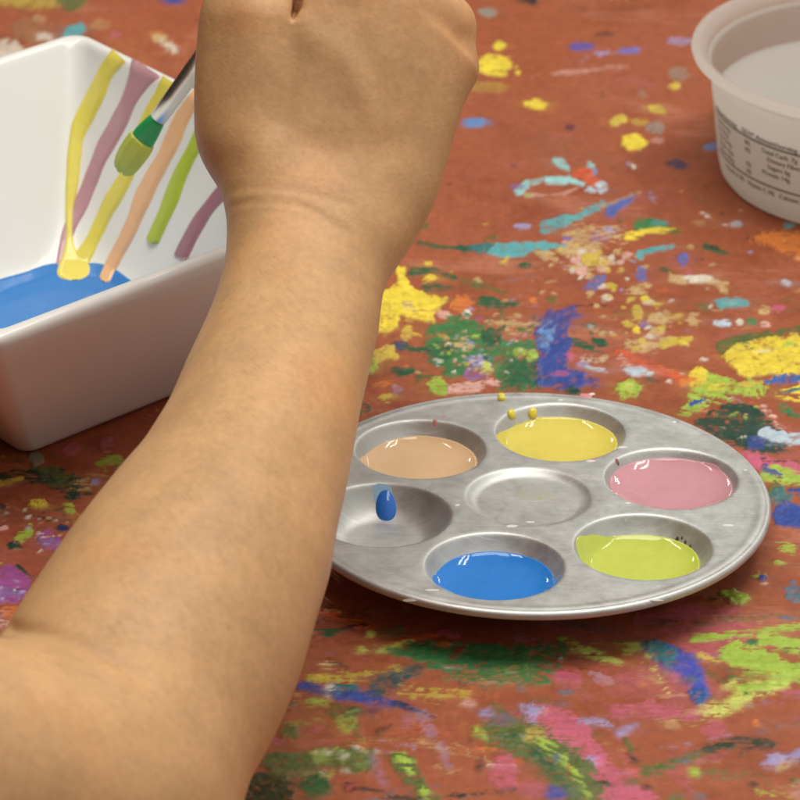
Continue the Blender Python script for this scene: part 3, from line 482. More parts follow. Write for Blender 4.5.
def puddle(k, level, rgb, label, creep, seed, film=.00035):
    """paint lying in well k; creep(theta) = extra height (m) the paint has crept up the wall"""
    wx, wy = WELLS[k]; nt, nr = 128, 44; t = np.linspace(0, 2 * math.pi, nt, endpoint=False)
    rr = np.linspace(0, .0245, 600); hh = well_h(rr)
    lv = level + np.array([creep(a) for a in t]) + .00022 * np.interp(np.arange(nt), np.arange(0, nt + 1, 8), np.append(*(lambda z: (z, z[0]))(np.random.default_rng(seed).uniform(-1, 1, nt // 8))))
    Rt = np.array([rr[np.argmax(hh > l)] if (hh > l).any() else .0243 for l in lv])
    rings = []
    for i in range(nr + 1):
        s = (i / nr) ** .8 if i else .002
        r = Rt * s; wall = well_h(r) + film * np.minimum(1, (1 - s) * 14)
        z = np.maximum(level + .0026 * (s ** 5 - .72), wall) + .00007 * noise2(wx + r * np.cos(t), wy + r * np.sin(t), .004, seed)
        rings.append(np.stack([wx + r * np.cos(t), wy + r * np.sin(t), z], -1))
    rings.append(np.stack([wx + (Rt + .0003) * np.cos(t), wy + (Rt + .0003) * np.sin(t), well_h(Rt + .0003) - .0004], -1))
    V, F = loft(rings, True, False)
    o = mesh_np('paint_puddle', V, F, wet_paint('paint_' + str(k), rgb)); o.matrix_world = PAL_M
    return tag(o, label, 'paint', 'puddles of wet paint in the palette wells')
def bump_at(deg, width, h):
    c = math.radians(deg); w = math.radians(width)
    return lambda a: h * math.exp(-((((a - c + math.pi) % (2 * math.pi)) - math.pi) / w) ** 2)
addf = lambda *fs: (lambda a: sum(f(a) for f in fs))
puddle(0, -.0050, (230, 214, 98), 'bright yellow paint pooled in the top palette well', addf(bump_at(195, 28, .0050), bump_at(120, 30, .0010)), 1)
puddle(1, -.0036, (209, 150, 159), 'dusty pink paint pooled in the palette well nearest the right edge', addf(bump_at(150, 20, .0006), bump_at(45, 18, .0012)), 2)
puddle(2, -.0066, (198, 208, 88), 'lime green paint pooled in the lower right palette well', addf(bump_at(165, 33, .0058), bump_at(30, 20, .0005)), 3)
puddle(3, -.0060, (42, 128, 214), 'blue paint pooled in the front palette well', addf(bump_at(190, 16, .0018), bump_at(328, 11, .0040)), 4)
puddle(5, -.0058, (255, 208, 162), 'peach orange paint pooled in the back left palette well', addf(bump_at(200, 26, .0036), bump_at(90, 30, .0006)), 5)

def pal_normal(x, y):
    e = .0004
    gx_ = (pal_h(np.array([x + e]), np.array([y])) - pal_h(np.array([x - e]), np.array([y])))[0] / (2 * e)
    gy_ = (pal_h(np.array([x]), np.array([y + e])) - pal_h(np.array([x]), np.array([y - e])))[0] / (2 * e)
    n = np.array([-gx_, -gy_, 1.0]); return n / np.linalg.norm(n)
def drop_mesh(P, n, down, L, Wd, H, nseg=28, nring=14, pear=0.):
    down = down - n * (down @ n); down /= np.linalg.norm(down); side = np.cross(n, down)
    rings = []
    for i in range(nring + 1):
        ph = math.pi * (.02 + .96 * i / nring); t = np.linspace(0, 2 * math.pi, nseg, endpoint=False)
        lx = -math.cos(ph); w = math.sin(ph) * (1 + pear * lx)
        rings.append(P[None] + lx * L * down[None] + (w * np.cos(t))[:, None] * Wd * side[None] + (w * np.sin(t))[:, None] * H * n[None])
    return loft(rings)
blue_wet = wet_paint('paint_blue_drop', (52, 124, 224), .08); yel_wet = wet_paint('paint_yellow_drop', (240, 222, 84), .12)
# blue drop running down the wall of the empty well
e4 = np.array(WELLS[4]); Pd = pal_hit(386, 507); nd = pal_normal(*Pd[:2])
V, F = drop_mesh(Pd, nd, np.array([.1, -1., -.55]), .0068, .0037, .0021, pear=.08)
bd = mesh_np('paint_drop', V, F, blue_wet); bd.matrix_world = PAL_M
tag(bd, 'glossy blue paint drop running down the otherwise empty left well', 'paint drop')
def film_strip(pxs, w, mat, parent, lift=.00025, name='paint_trail'):
    rings = []
    for i, (x, y) in enumerate(pxs):
        P = pal_hit(x, y); ww = w / 2 * (1 if 0 < i < len(pxs) - 1 else .55); row = []
        for s in np.linspace(-1, 1, 9):
            xx, yy = P[0] + s * ww, P[1]; z = pal_h(np.array([xx]), np.array([yy]))[0] + lift * math.sqrt(max(0, 1 - s * s)) - .00002; row.append((xx, yy, z))
        rings.append(row)
    o = mesh_np(name, np.array(rings).reshape(-1, 3), grid_faces(len(rings), 9), mat, parent=parent); return o
film_strip([(382, 484.5), (382, 488), (382.5, 493), (383.5, 499), (385, 505), (386, 511)], .0070, wet_paint('paint_blue_film', (170, 210, 245), .25), bd)
for k, (x, y, r, lb) in enumerate([(501.5, 396.5, .0016, 'small yellow paint droplet on the palette rim behind the yellow well'), (511, 414, .0019, 'small yellow droplet trailing a drip on the left wall of the yellow well'), (532.5, 413, .0020, 'small round yellow droplet on the back wall of the yellow well')]):
    P = pal_hit(x, y); n = pal_normal(*P[:2]); V, F = drop_mesh(P + n * .0003, n, np.array([.15, -1, -.3]), r * 1.05, r * .9, r * .6, 20, 10)
    if k == 0:
        V2, F2 = drop_mesh(P + n * .0002 + np.array([.0001, -.0022, 0]), n, np.array([.15, -1, -.3]), r * .8, r * .95, r * .75, 20, 10)
        F = F + [[i + len(V) for i in f] for f in F2]; V = np.concatenate([V, V2])
    o = mesh_np('paint_droplet', V, F, yel_wet); o.matrix_world = PAL_M
    tag(o, lb, 'paint droplet', 'yellow paint droplets splashed on the palette')
    if k == 1: film_strip([(513, 416), (516, 421), (519, 427), (520, 433)], .0011, yel_wet, o, .0003)
# dried flecks and smudges on the metal, part of the palette; small dark ones stand for illegible marks
def fleck(px, py, rx, ry, rgb, seed):
    q = np.random.default_rng(seed); P = pal_hit(px, py); n = 24; rings = []
    for s in (1., .75, .4, .05):
        t = np.linspace(0, 2 * math.pi, n, endpoint=False)
        j = 1 + .28 * np.interp(np.arange(n), np.arange(0, n + 1, 3), np.append(*(lambda z: (z, z[0]))(q.uniform(-1, 1, n // 3))))
        x = P[0] + rx * s * j * np.cos(t); y = P[1] + ry * s * j * np.sin(t)
        rings.append(np.stack([x, y, pal_h(x, y) + .00012 * (1 - s * s) + .00002 - (.00012 if s == 1 else 0)], -1))
    V, F = loft(rings, False, True); return V, F, rgb
fl_groups = {}
for a in [(586, 396, .0022, .0026, (226, 140, 150), 1), (592, 394, .0014, .0012, (236, 220, 214), 2), (617, 461, .0010, .0012, (150, 96, 104), 3), (594, 459, .0012, .0008, (196, 130, 140), 4), (590, 461, .0022, .0010, (232, 222, 220), 5),
          (620, 447, .0030, .0011, (226, 224, 220), 6), (692, 508, .0022, .0008, (230, 228, 226), 7), (628, 503, .0012, .0007, (230, 228, 226), 8), (728, 525, .0024, .0009, (222, 222, 220), 9), (435, 421, .0010, .0014, (206, 140, 140), 10),
          (512, 526, .0026, .0014, (224, 222, 218), 11), (530, 522, .0020, .0007, (222, 222, 218), 12), (457, 505, .0010, .0010, (226, 224, 220), 13), (540, 499, .0013, .0012, (176, 184, 60), 14), (674, 422, .0010, .0008, (232, 232, 230), 15),
          (555, 584, .0030, .0018, (90, 158, 216), 16), (548, 588, .0018, .0012, (60, 130, 206), 17), (445, 417, .0009, .0007, (214, 150, 150), 18), (432, 590, .003, .0006, (220, 218, 212), 19), (700, 480, .0006, .0006, (230, 230, 226), 20), (677, 540, .0007, .0010, (70, 66, 54), 21), (682, 538, .0004, .0005, (70, 66, 54), 22), (685, 543, .0006, .0009, (80, 76, 60), 23), (690, 547, .0007, .0008, (90, 86, 66), 24), (694, 552, .0004, .0008, (90, 86, 66), 25), (655, 600, .003, .0005, (216, 214, 210), 26), (410, 600, .002, .0012, (150, 140, 128), 27), (560, 400, .0014, .0006, (226, 224, 220), 28), (745, 470, .0012, .0006, (226, 224, 222), 29)]:
    V, F, rgb = fleck(*a); o = mesh_np('dried_fleck_or_mark', V, F, principled('fleck_' + str(a[5]), lin(*rgb), .45).m, parent=palette)
# pale dried patch on the centre well's floor
V, F, rgb = fleck(536, 496, .0085, .0062, (176, 178, 166), 31)
mesh_np('dried_smear', V, F, principled('grey_smear', lin(188, 188, 178), .5, Metallic=.35).m, parent=palette)

# ------------------------------------------------------------------ BOWL
BC = np.array([-0.1850, 0.1222]); BANG = math.radians(43.9); NB = 40
def rsq(half, rc, z, n=NB):
    rc = min(rc, half * .98); pts = []; ex = .0060 * max(0., z - .004) / .074
    for q_ in range(4):
        a0 = q_ * math.pi / 2
        cx, cy = [(1, 1), (-1, 1), (-1, -1), (1, -1)][q_]
        for i in range(n // 2 + 1):
            a = a0 + (math.pi / 2) * i / (n // 2); pts.append((cx * (half - rc) + rc * math.cos(a), cy * (half - rc) + rc * math.sin(a)))
        nx, ny = [(-1, 1), (-1, -1), (1, -1), (1, 1)][q_]
        p0 = pts[-1]; a1 = a0 + math.pi / 2; p1 = (nx * (half - rc) + rc * math.cos(a1), ny * (half - rc) + rc * math.sin(a1))
        for i in range(1, n // 2): f = i / (n // 2); pts.append((p0[0] * (1 - f) + p1[0] * f, p0[1] * (1 - f) + p1[1] * f))
    p = np.array(pts); c, s = math.cos(BANG), math.sin(BANG)
    p[:, 1] = p[:, 1] + ex * (1 + np.clip(p[:, 1] / half, -1, 1))
    return np.stack([p[:, 0] * c - p[:, 1] * s, p[:, 0] * s + p[:, 1] * c, np.full(len(p), z)], -1)
inner = [(.002, .0019, .0068), (.02, .015, .0068), (.038, .022, .0070), (.0455, .023, .0082), (.0505, .0225, .0112), (.0545, .020, .0165), (.060, .016, .0260), (.0662, .013, .0370), (.0725, .011, .0480), (.0785, .0095, .0590), (.0838, .0085, .0685), (.0868, .008, .0738), (.0882, .0078, .0764)]
rim = [(.0893, .0078, .0780), (.0909, .0078, .0788), (.0927, .008, .0787), (.0943, .008, .0777), (.0951, .008, .0758)]
outer = [(.0944, .008, .072), (.0925, .0078, .0670), (.0880, .0075, .0582), (.0815, .0072, .0462), (.0745, .0068, .0340), (.0670, .0064, .0215), (.0605, .006, .0110), (.0570, .006, .0050), (.0550, .006, .0018), (.0532, .006, .0002), (.045, .006, .0), (.01, .006, .0)]
V, F = loft([rsq(*a) for a in inner + rim + outer])
bowl = mesh_np('square_bowl', V, F, M['ceramic']); bowl.location = (*BC, .0004)
tag(bowl, 'white glazed square bowl with coloured drips down its inside wall', 'bowl')
sub = bowl.modifiers.new('round', 'SUBSURF'); sub.levels = 1; sub.render_levels = 1
bpy.context.view_layer.update()
BV = BVHTree.FromPolygons([tuple(v + np.array([*BC, .0004])) for v in V], F)
def bowl_hit(px, py):
    d = Vector(ray(px, py)).normalized(); loc, nor, i, dist = BV.ray_cast(Vector(CAM_POS), d)
    if loc is None: return None
    if nor.dot(d) > 0: nor = -nor
    return np.array(loc), np.array(nor)
# blue paint covering the floor (follows the inner surface)
prof_h = np.array([a[2] for a in inner]); pool = []
lvl = None
ringsI = [rsq(a[0], a[1], a[2]) for a in inner]; npt = len(ringsI[0])
qn = np.random.default_rng(4)
ctl = np.convolve(np.tile(qn.uniform(-1, 1, npt // 3 + 1), 3), [.25, .5, .25], 'same')[npt // 3 + 1:2 * (npt // 3 + 1)]
noi = np.interp(np.arange(npt), np.arange(len(ctl)) * 3, ctl)
stack = np.stack(ringsI)  # k, n, 3
rows = []
def along(s):   # s in ring index space per point
    k = np.clip(np.floor(s).astype(int), 0, len(inner) - 2); f = (s - k)[:, None]; idx = np.arange(npt)
    return stack[k, idx] * (1 - f) + stack[k + 1, idx] * f
smax = 3.95 + .40 * noi
for f in np.linspace(0.02, 1, 26):
    p = along(smax * f); up = .0011 if f < .97 else .0001
    inward = p.copy(); inward[:, 2] = 0; ln = np.linalg.norm(inward, axis=1, keepdims=True); inward /= np.maximum(ln, 1e-6)
    slope = np.clip((smax * f - 2.3) / 2.0, 0, 1)[:, None]
    p = p + up * (np.array([0, 0, 1.0]) * (1 - .4 * slope) - inward * .6 * slope); p[:, 2] += .0002 * noise2(p[:, 0], p[:, 1], .012, 8)
    rows.append(p)
V2, F2 = loft(rows, True, False)
mesh_np('painted_floor', V2, F2, wet_paint('paint_blue_floor', (54, 128, 204), .25, .3), parent=bowl)['label'] = 'blue paint covering the bottom of the bowl'
Bm = np.array([*BC, .0004])
def drip(pts, rgb, label, thick=.0007, end_round=True, seed=0):
    """pts: photo (x, y, width px) down the wall; the ribbon is laid on the wall itself"""
    P = np.array(pts, float); L = np.concatenate([[0], np.cumsum(np.hypot(np.diff(P[:, 0]), np.diff(P[:, 1])))])
    n = max(16, int(L[-1] / 3)); s = np.linspace(0, L[-1], n)
    def ci(v):  # smooth interpolation
        w = np.interp(s, L, v); return np.convolve(np.pad(w, 3, 'edge'), np.ones(7) / 7, 'valid')
    x, y, w = ci(P[:, 0]), ci(P[:, 1]), ci(P[:, 2]); w = w * (1 + .09 * np.sin(s * .08 + seed) + .03 * np.sin(s * .19 + 2 * seed)); x = x + .9 * np.sin(s * .075 + 2 * seed)
    tx, ty = np.gradient(x), np.gradient(y); q_ = np.hypot(tx, ty); nx, ny = -ty / q_, tx / q_
    if end_round:
        d = (L[-1] - s) / (w / 2); d0 = .35 + s / (w / 2); w = w * np.sqrt(np.clip(1 - (1 - np.clip(d, 0.02, 1)) ** 2, 0.02, 1)) * np.sqrt(np.clip(1 - (1 - np.clip(d0, 0.02, 1)) ** 2, 0.02, 1))
    rows = []; K = 11
    for i in range(n):
        row = []
        for k in range(K):
            a = -1 + 2 * k / (K - 1); h = bowl_hit(x[i] + nx[i] * a * w[i] / 2, y[i] + ny[i] * a * w[i] / 2)
            if h is None: row = None; break
            row.append(h[0] + h[1] * (thick * math.sqrt(max(0, 1 - a ** 4)) + .00005 - (.0002 if abs(a) > .99 else 0)))
        if row: rows.append(row)
    o = mesh_np('paint_drip', np.array(rows).reshape(-1, 3) - Bm, grid_faces(len(rows), K), wet_paint('drip_' + label.replace(' ', '_'), rgb, .16, .08), parent=bowl)
    o['label'] = label; return o
drip([(150, 60, 38), (146, 66, 34), (138, 84, 21), (125, 109, 18), (106, 144, 17), (91, 181, 16), (79, 206, 14), (70, 226, 13), (66, 245, 14), (63, 262, 15), (61, 276, 15)], (198, 150, 158), 'mauve drip', .0009, seed=1)
drip([(126, 49.5, 18), (122, 54, 18), (106, 71, 18), (91, 103, 18), (78, 133, 17), (72.5, 163, 15), (71, 196, 10), (69.5, 231, 8), (68, 252, 11), (70, 262, 24), (74, 272, 46), (76, 285, 50)], (240, 224, 104), 'long yellow drip', .0014, seed=2)
drip([(178, 73, 22), (170, 80, 21), (156, 105, 16), (138, 148, 15), (122, 184, 15), (103, 219, 15), (88, 247, 16), (80, 262, 17), (77, 274, 20)], (236, 220, 98), 'second yellow drip', .0013, seed=3)
drip([(206, 84, 14), (199, 92, 14), (184, 116, 14), (169, 147, 17), (153, 178, 17), (137.5, 212, 15), (123, 243, 15), (116, 258, 11), (109, 274, 14), (103, 286, 14)], (248, 192, 146), 'peach drip', .0014, seed=4)
drip([(226, 90, 16), (205, 125, 14), (187, 162, 14), (172, 197, 14), (158, 228, 14), (152, 246, 14)], (186, 204, 74), 'lime green drip', .0015, seed=5)
drip([(246, 160, 16), (225, 187, 14), (206, 212, 16), (188, 240, 14), (178, 260, 14)], (172, 122, 134), 'dark mauve drip near the front rim', .0008, end_round=False, seed=6)

# ------------------------------------------------------------------ PERSON: forearm and fist as one continuous surface (signed distance field)
E0 = at_depth(128, 772, 1.011); W0 = at_depth(303, 225, 1.165); K0 = at_depth(342, 20, 1.180)
AX = K0 - E0; ALEN = np.linalg.norm(AX); AX /= ALEN
view = (E0 + K0) / 2 - CAM_POS; view /= np.linalg.norm(view)
NN = -(view - AX * (view @ AX)); NN /= np.linalg.norm(NN)          # toward the camera side
WW = np.cross(AX, NN); WW = WW if WW @ W2C[0] > 0 else -WW          # toward the right of the photo
def loc(P): d = np.asarray(P) - E0; return np.stack([d @ AX, d @ WW, d @ NN], -1)
def on_plane(px, py, n0=0.0):
    d = ray(px, py); t = ((E0 + NN * n0 - CAM_POS) @ NN) / (d @ NN); return loc(CAM_POS + t * d)
def pl(px, py, dep): return loc(at_depth(px, py, dep))
wn = loc(W0); nW = wn[2]
Lpx = [(-75, 900), (-60, 800), (-30, 700), (3, 634), (36, 580), (60, 544), (84, 511), (111, 478), (137.5, 448), (165.6, 403), (194, 341), (213, 300), (225, 262), (227.5, 240), (226.5, 212), (219, 180), (209, 152), (206, 110), (207, 70), (210, 40), (216, 4), (222, -30)]
Rpx = [(170, 900), (205, 850), (240, 800), (268, 748), (296, 685), (317, 622), (329, 580), (336, 542), (353.5, 452), (362, 404), (373, 362), (380.5, 329), (384, 290), (390, 276), (407, 255), (434, 206), (449, 161), (460, 120), (465, 90), (462, 50), (455, 10), (448, -30)]
nline = lambda t: np.interp(t, [-.06, 0, wn[0], ALEN, ALEN + .05], [0, 0, nW, 0, -.012])
def tw(px, py):
    t = 0.1
    for _ in range(4): a = on_plane(px, py, float(nline(t))); t = a[0]
    return a[0], a[1]
Lt = np.array([tw(*p) for p in Lpx]); Rt = np.array([tw(*p) for p in Rpx])
RES = .0011
tg = np.arange(-.075, ALEN + .075, RES); wg = np.arange(-.20, .088, RES); ng = np.arange(-.105, .085, RES)
def smooth1(a, k): return np.convolve(np.pad(a, k, 'edge'), np.ones(2 * k + 1) / (2 * k + 1), 'valid')
wl = smooth1(np.interp(tg, Lt[:, 0], Lt[:, 1]), 4); wr = smooth1(np.interp(tg, Rt[:, 0], Rt[:, 1]), 4)
aR = (wr - wl) / 2; cW = (wr + wl) / 2
# thickness toward the viewer: round forearm, flat wrist, flat hand
bR = np.interp(tg, [-.06, 0, .08, .16, wn[0] - .01, wn[0] + .02, wn[0] + .05, ALEN, ALEN + .04], [.034, .040, .040, .030, .0205, .0200, .0190, .0165, .012])
cN = np.interp(tg, [-.06, 0, wn[0] - .03, wn[0] + .02, ALEN, ALEN + .05], [0, 0, nW - .001, nW * .8, 0, -.012])
bR = smooth1(bR, 10); cN = smooth1(cN, 12)
Tg, Wg, Ng = tg[:, None, None].astype(np.float32), wg[None, :, None].astype(np.float32), ng[None, None, :].astype(np.float32)
def col_(a): return a[:, None, None].astype(np.float32)
pw = col_(np.interp(tg, [0, .12, wn[0], ALEN], [2.0, 2.0, 2.15, 2.5]))
uu = np.abs((Wg - col_(cW)) / col_(aR)); vv = np.abs((Ng - col_(cN)) / col_(bR))
qv = (uu ** pw + vv ** pw) ** (1 / pw)
SD = (qv - 1) * col_(np.minimum(aR, bR)) * 1.0
del uu, vv, qv
SD = np.maximum(SD, Tg - (ALEN - .006)); SD = np.maximum(SD, -.05 - Tg)
def smin(a, b, k):
    h = np.clip(.5 + .5 * (b - a) / k, 0, 1); return b * (1 - h) + a * h - k * h * (1 - h)
def cone(A, B, ra, rb):
    """round cone between two local points"""
    A, B = np.asarray(A, float), np.asarray(B, float); d = B - A; q_ = d @ d
    lo = np.minimum(A, B) - max(ra, rb) - .018; hi = np.maximum(A, B) + max(ra, rb) + .018
    s = tuple(slice(max(0, int(np.searchsorted(g, l))), int(np.searchsorted(g, h_))) for g, l, h_ in zip((tg, wg, ng), lo, hi))
    x, y, z = Tg[s[0]], Wg[:, s[1]], Ng[:, :, s[2]]
    t = np.clip(((x - A[0]) * d[0] + (y - A[1]) * d[1] + (z - A[2]) * d[2]) / q_, 0, 1)
    r = ra + (rb - ra) * t
    return s, (np.sqrt((x - A[0] - t * d[0]) ** 2 + (y - A[1] - t * d[1]) ** 2 + (z - A[2] - t * d[2]) ** 2) - r).astype(np.float32)
def add(A, B, ra, rb, k=.006):
    s, d = cone(A, B, ra, rb); SD[s] = smin(SD[s], d, k)
def carve(A, B, ra, rb, k=.002):
    s, d = cone(A, B, ra, rb); SD[s] = -smin(-SD[s], d, k)
# upper arm, coming in from the left and toward the viewer
U1, U2 = pl(84, 806, 1.000), pl(-560, 772, .88)
add(U1, U1 * .5 + U2 * .5, .0445, .0475, .010); add(U1 * .5 + U2 * .5, U2, .0475, .050, .008)
# fist: knuckles, fingers folded round the brush, thumb along the left
kn = [pl(322, -4, 1.176), pl(366, -10, 1.174), pl(408, 0, 1.178), pl(444, 22, 1.185)]
kr = [.0125, .0128, .0122, .0112]
PINCH = pl(262, -20, 1.262)
wrist_l = loc(W0)
for i, (kpt, r) in enumerate(zip(kn, kr)):
    base = wrist_l * .55 + kpt * .45 + np.array([0, 0, -.004]); add(base, kpt - np.array([0, 0, .003]), r * .9, r, .013)
    seg = [.040, .043, .040, .032][i]; seg2 = [.026, .029, .027, .021][i]; seg3 = [.021, .022, .021, .018][i]
    p1 = kpt + seg * np.array([.62, -.05 - .05 * i, -.78])
    p2 = p1 + seg2 * np.array([-.35, -.25 - .06 * i, -.90]); p3 = p2 + seg3 * np.array([-.80, -.28, -.45])
    if i == 0: p3 = PINCH + np.array([.004, .006, .006]); p2 = p1 * .45 + p3 * .55 + np.array([.010, .006, -.010])
    add(kpt - np.array([0, 0, .003]), p1, r * .92, r * .80, .004); add(p1, p2, r * .80, r * .70, .003); add(p2, p3, r * .70, r * .60, .003)
tb = pl(252, 130, 1.178); t1 = pl(249, 22, 1.175); t2 = pl(262, -58, 1.200); t3 = PINCH + np.array([.001, -.009, .004])
add(tb, t1, .0150, .0128, .012); add(t1, t2, .0128, .0110, .004); add(t2, t3, .0108, .0085, .003)
# side bump below the little-finger knuckle
sb = pl(451, 66, 1.186); add(sb, sb + np.array([-.012, -.004, -.004]), .0094, .0085, .0055)
# cleft between thumb and index finger
cleft = [(303, -34, 2.4), (300, -18, 1.9), (298, -4, 1.5), (297, 6, 1.3), (295, 14, 1.15)]
for (x0, y0, r0), (x1, y1, r1) in zip(cleft[:-1], cleft[1:]):
    for dep in np.arange(1.148, 1.180, .0012): carve(pl(x0, y0, dep), pl(x1, y1, dep), r0 * .001, r1 * .001, .0012)

def surface_nets(S, gs):
    inside = S < 0
    nx_, ny_, nz_ = S.shape
    cnt = np.zeros((nx_ - 1, ny_ - 1, nz_ - 1), np.int8)
    for i in (0, 1):
        for j in (0, 1):
            for k in (0, 1): cnt += inside[i:nx_ - 1 + i, j:ny_ - 1 + j, k:nz_ - 1 + k]
    act = (cnt > 0) & (cnt < 8); I, J, K_ = np.where(act); idx = np.full(act.shape, -1, np.int64); idx[I, J, K_] = np.arange(len(I))
    acc = np.zeros((len(I), 3)); num = np.zeros(len(I))
    corners = [(i, j, k) for i in (0, 1) for j in (0, 1) for k in (0, 1)]
    for a in corners:
        for b in corners:
            if sum(b) == sum(a) + 1 and all(q1 >= q0 for q0, q1 in zip(a, b)):
                va = S[I + a[0], J + a[1], K_ + a[2]]; vb = S[I + b[0], J + b[1], K_ + b[2]]
                m = (va < 0) != (vb < 0); t = np.where(m, va / np.where(m, va - vb, 1), 0)
                pt = np.array(a)[None] + t[:, None] * (np.array(b) - np.array(a))[None]
                acc += np.where(m[:, None], pt, 0); num += m
    P = acc / num[:, None] + np.stack([I, J, K_], -1)
    V = np.stack([gs[d][0] + P[:, d] * RES for d in range(3)], -1)
    quads = []
    for d in range(3):
        e = [slice(None)] * 3; e2 = [slice(None)] * 3; e[d] = slice(0, -1); e2[d] = slice(1, None)
        A_, B_ = inside[tuple(e)], inside[tuple(e2)]; x = np.where(A_ != B_); c = np.stack(x, -1)
        o1, o2 = [k for k in range(3) if k != d]
        ok = (c[:, o1] > 0) & (c[:, o2] > 0) & (c[:, o1] < S.shape[o1] - 1) & (c[:, o2] < S.shape[o2] - 1); c = c[ok]
        def at(da, db):
            z = c.copy(); z[:, o1] += da; z[:, o2] += db; return idx[z[:, 0], z[:, 1], z[:, 2]]
        qd = np.stack([at(-1, -1), at(0, -1), at(0, 0), at(-1, 0)], -1)
        fl = A_[c[:, 0], c[:, 1], c[:, 2]]; fl = fl if d != 1 else ~fl
        qd[~fl] = qd[~fl][:, ::-1]; quads.append(qd)
    return V, np.concatenate(quads)
SD[[0, -1]] = .002; SD[:, [0, -1]] = .002; SD[:, :, [0, -1]] = .002
V, F = surface_nets(SD, (tg, wg, ng)); del SD
use = np.unique(F); remap = np.full(len(V), -1); remap[use] = np.arange(len(use)); V = V[use]; F = remap[F]
# light relaxation
E_ = np.concatenate([F[:, [0, 1]], F[:, [1, 2]], F[:, [2, 3]], F[:, [3, 0]]])
deg = np.bincount(E_[:, 0], minlength=len(V)) + np.bincount(E_[:, 1], minlength=len(V))
def relax(V, n, lam):
    for _ in range(n):
        S = np.stack([np.bincount(E_[:, 0], V[E_[:, 1], d], len(V)) + np.bincount(E_[:, 1], V[E_[:, 0], d], len(V)) for d in range(3)], -1) / deg[:, None]
        V = V + lam * (S - V)
    return V
for _ in range(5): V = relax(V, 1, .6); V = relax(V, 1, -.58)
V = relax(V, 3, .5)
Pw = E0 + V[:, :1] * AX + V[:, 1:2] * WW + V[:, 2:] * NN
px_ = to_px(Pw)
# normals
fn = np.cross(Pw[F[:, 2]] - Pw[F[:, 0]], Pw[F[:, 3]] - Pw[F[:, 1]]); vn = np.zeros_like(Pw)
for k in range(4):
    for d in range(3): vn[:, d] += np.bincount(F[:, k], fn[:, d], len(Pw))
vn /= np.linalg.norm(vn, axis=1, keepdims=True) + 1e-12
if np.mean((vn @ NN) * V[:, 2]) < 0: vn = -vn; F = F[:, ::-1].copy()
facing = smoothstep(.0, .4, vn @ NN)
def seg_d(pts):
    best = np.full(len(px_), 1e9)
    for a, b in zip(pts[:-1], pts[1:]):
        a, b = np.array(a, float), np.array(b, float); d = b - a; t = np.clip(((px_ - a) @ d) / (d @ d), 0, 1)
        best = np.minimum(best, np.linalg.norm(px_ - a - t[:, None] * d, axis=1))
    return best
disp = np.zeros(len(Pw))
CLEFT = [(301, -20), (297, 2), (295, 10), (293, 18)]
def groove(pts, w, h):
    global disp
    disp += -h * np.exp(-(seg_d(pts) / w) ** 2) * facing
groove(CLEFT, 3.0, .0014); groove([(294, 14), (290, 26), (284, 40)], 4.0, .00035)
groove([(231, 206), (250, 202), (272, 201), (295, 204), (316, 212), (345, 231)], 3.6, .00028)
groove([(231, 197), (272, 192), (316, 203), (345, 222)], 7, -.00022)
groove([(236, 218), (262, 212), (290, 214)], 3.4, .00016)
groove([(222, 194), (250, 188), (300, 192), (350, 205)], 5, .00025)
groove([(14, 629), (40, 632), (75, 641), (112, 658), (140, 676)], 7.0, .0016)
groove([(0, 642), (40, 646), (80, 658), (120, 680)], 12, -.0010)
groove([(300, 28), (345, 60), (380, 120)], 16, -.0008); groove([(350, 10), (372, 70), (385, 130)], 14, .0006)
groove([(268, 20), (262, 80), (250, 140)], 22, -.0013); groove([(384, 58), (370, 92), (374, 130), (356, 170)], 8, -.00028); groove([(420, 70), (412, 104), (398, 130), (396, 170)], 8, -.00026); groove([(300, 250), (292, 290), (276, 350), (250, 420)], 9, -.00018); groove([(292, 30), (288, 70), (280, 120)], 12, .0008)
groove([(404, 10), (400, 70), (392, 130)], 14, -.0006)
nzs = noise2(V[:, 0], V[:, 1] + V[:, 2] * .7, .018, 71) * .5 + noise2(V[:, 0], V[:, 1] - V[:, 2], .034, 72)
disp += .00045 * nzs
# fine skin wrinkles across the back of the wrist
wr_m = np.exp(-((px_[:, 1] - 195) / 45) ** 2) * facing
disp += wr_m * .00010 * np.sin(px_[:, 1] * 1.1 + 3 * noise2(px_[:, 0], px_[:, 1], 40, 3)) * noise2(px_[:, 0] * .3, px_[:, 1], 12, 9)
Pw = Pw + vn * disp[:, None]
base = lin(208, 162, 114)
cs = np.tile(base, (len(Pw), 1))
mott = fbm2(V[:, 0] + .3 * V[:, 2], V[:, 1], .03, 81, 3); mot2 = fbm2(V[:, 0], V[:, 1] + V[:, 2], .012, 82, 3)
cs *= 1 + .075 * mott[:, None] + .055 * mot2[:, None]
red = np.array([1.04, .86, .80])
def tint(px, py, r, mul, a):
    w = a * np.exp(-((px_[:, 0] - px) ** 2 + (px_[:, 1] - py) ** 2) / r ** 2)[:, None]; cs[:] = cs * (1 - w) + cs * np.array(mul) * w
for a in [(236, 18, 20, red, .8), (320, 2, 22, red, .5), (366, -2, 22, red, .5), (408, 6, 20, red, .5), (455, 28, 22, red, .8), (468, 60, 16, red, .5)]: tint(*a)
wred = (smoothstep(.1, 1.1, mott) * .8)[:, None]; cs = cs * (1 - wred) + cs * np.array([1.03, .93, .88]) * wred
for x, y, r, a in [(228, 629, 2.2, .5), (411, 69, 1.2, .6), (355, 158, 2.5, .3), (315, 182, 1.6, .25), (271, 236, 1.6, .3), (150, 700, 2, .2), (120, 610, 2, .2), (180, 560, 1.8, .25), (330, 130, 2, .2)]: tint(x, y, r, (.42, .3, .25), a)
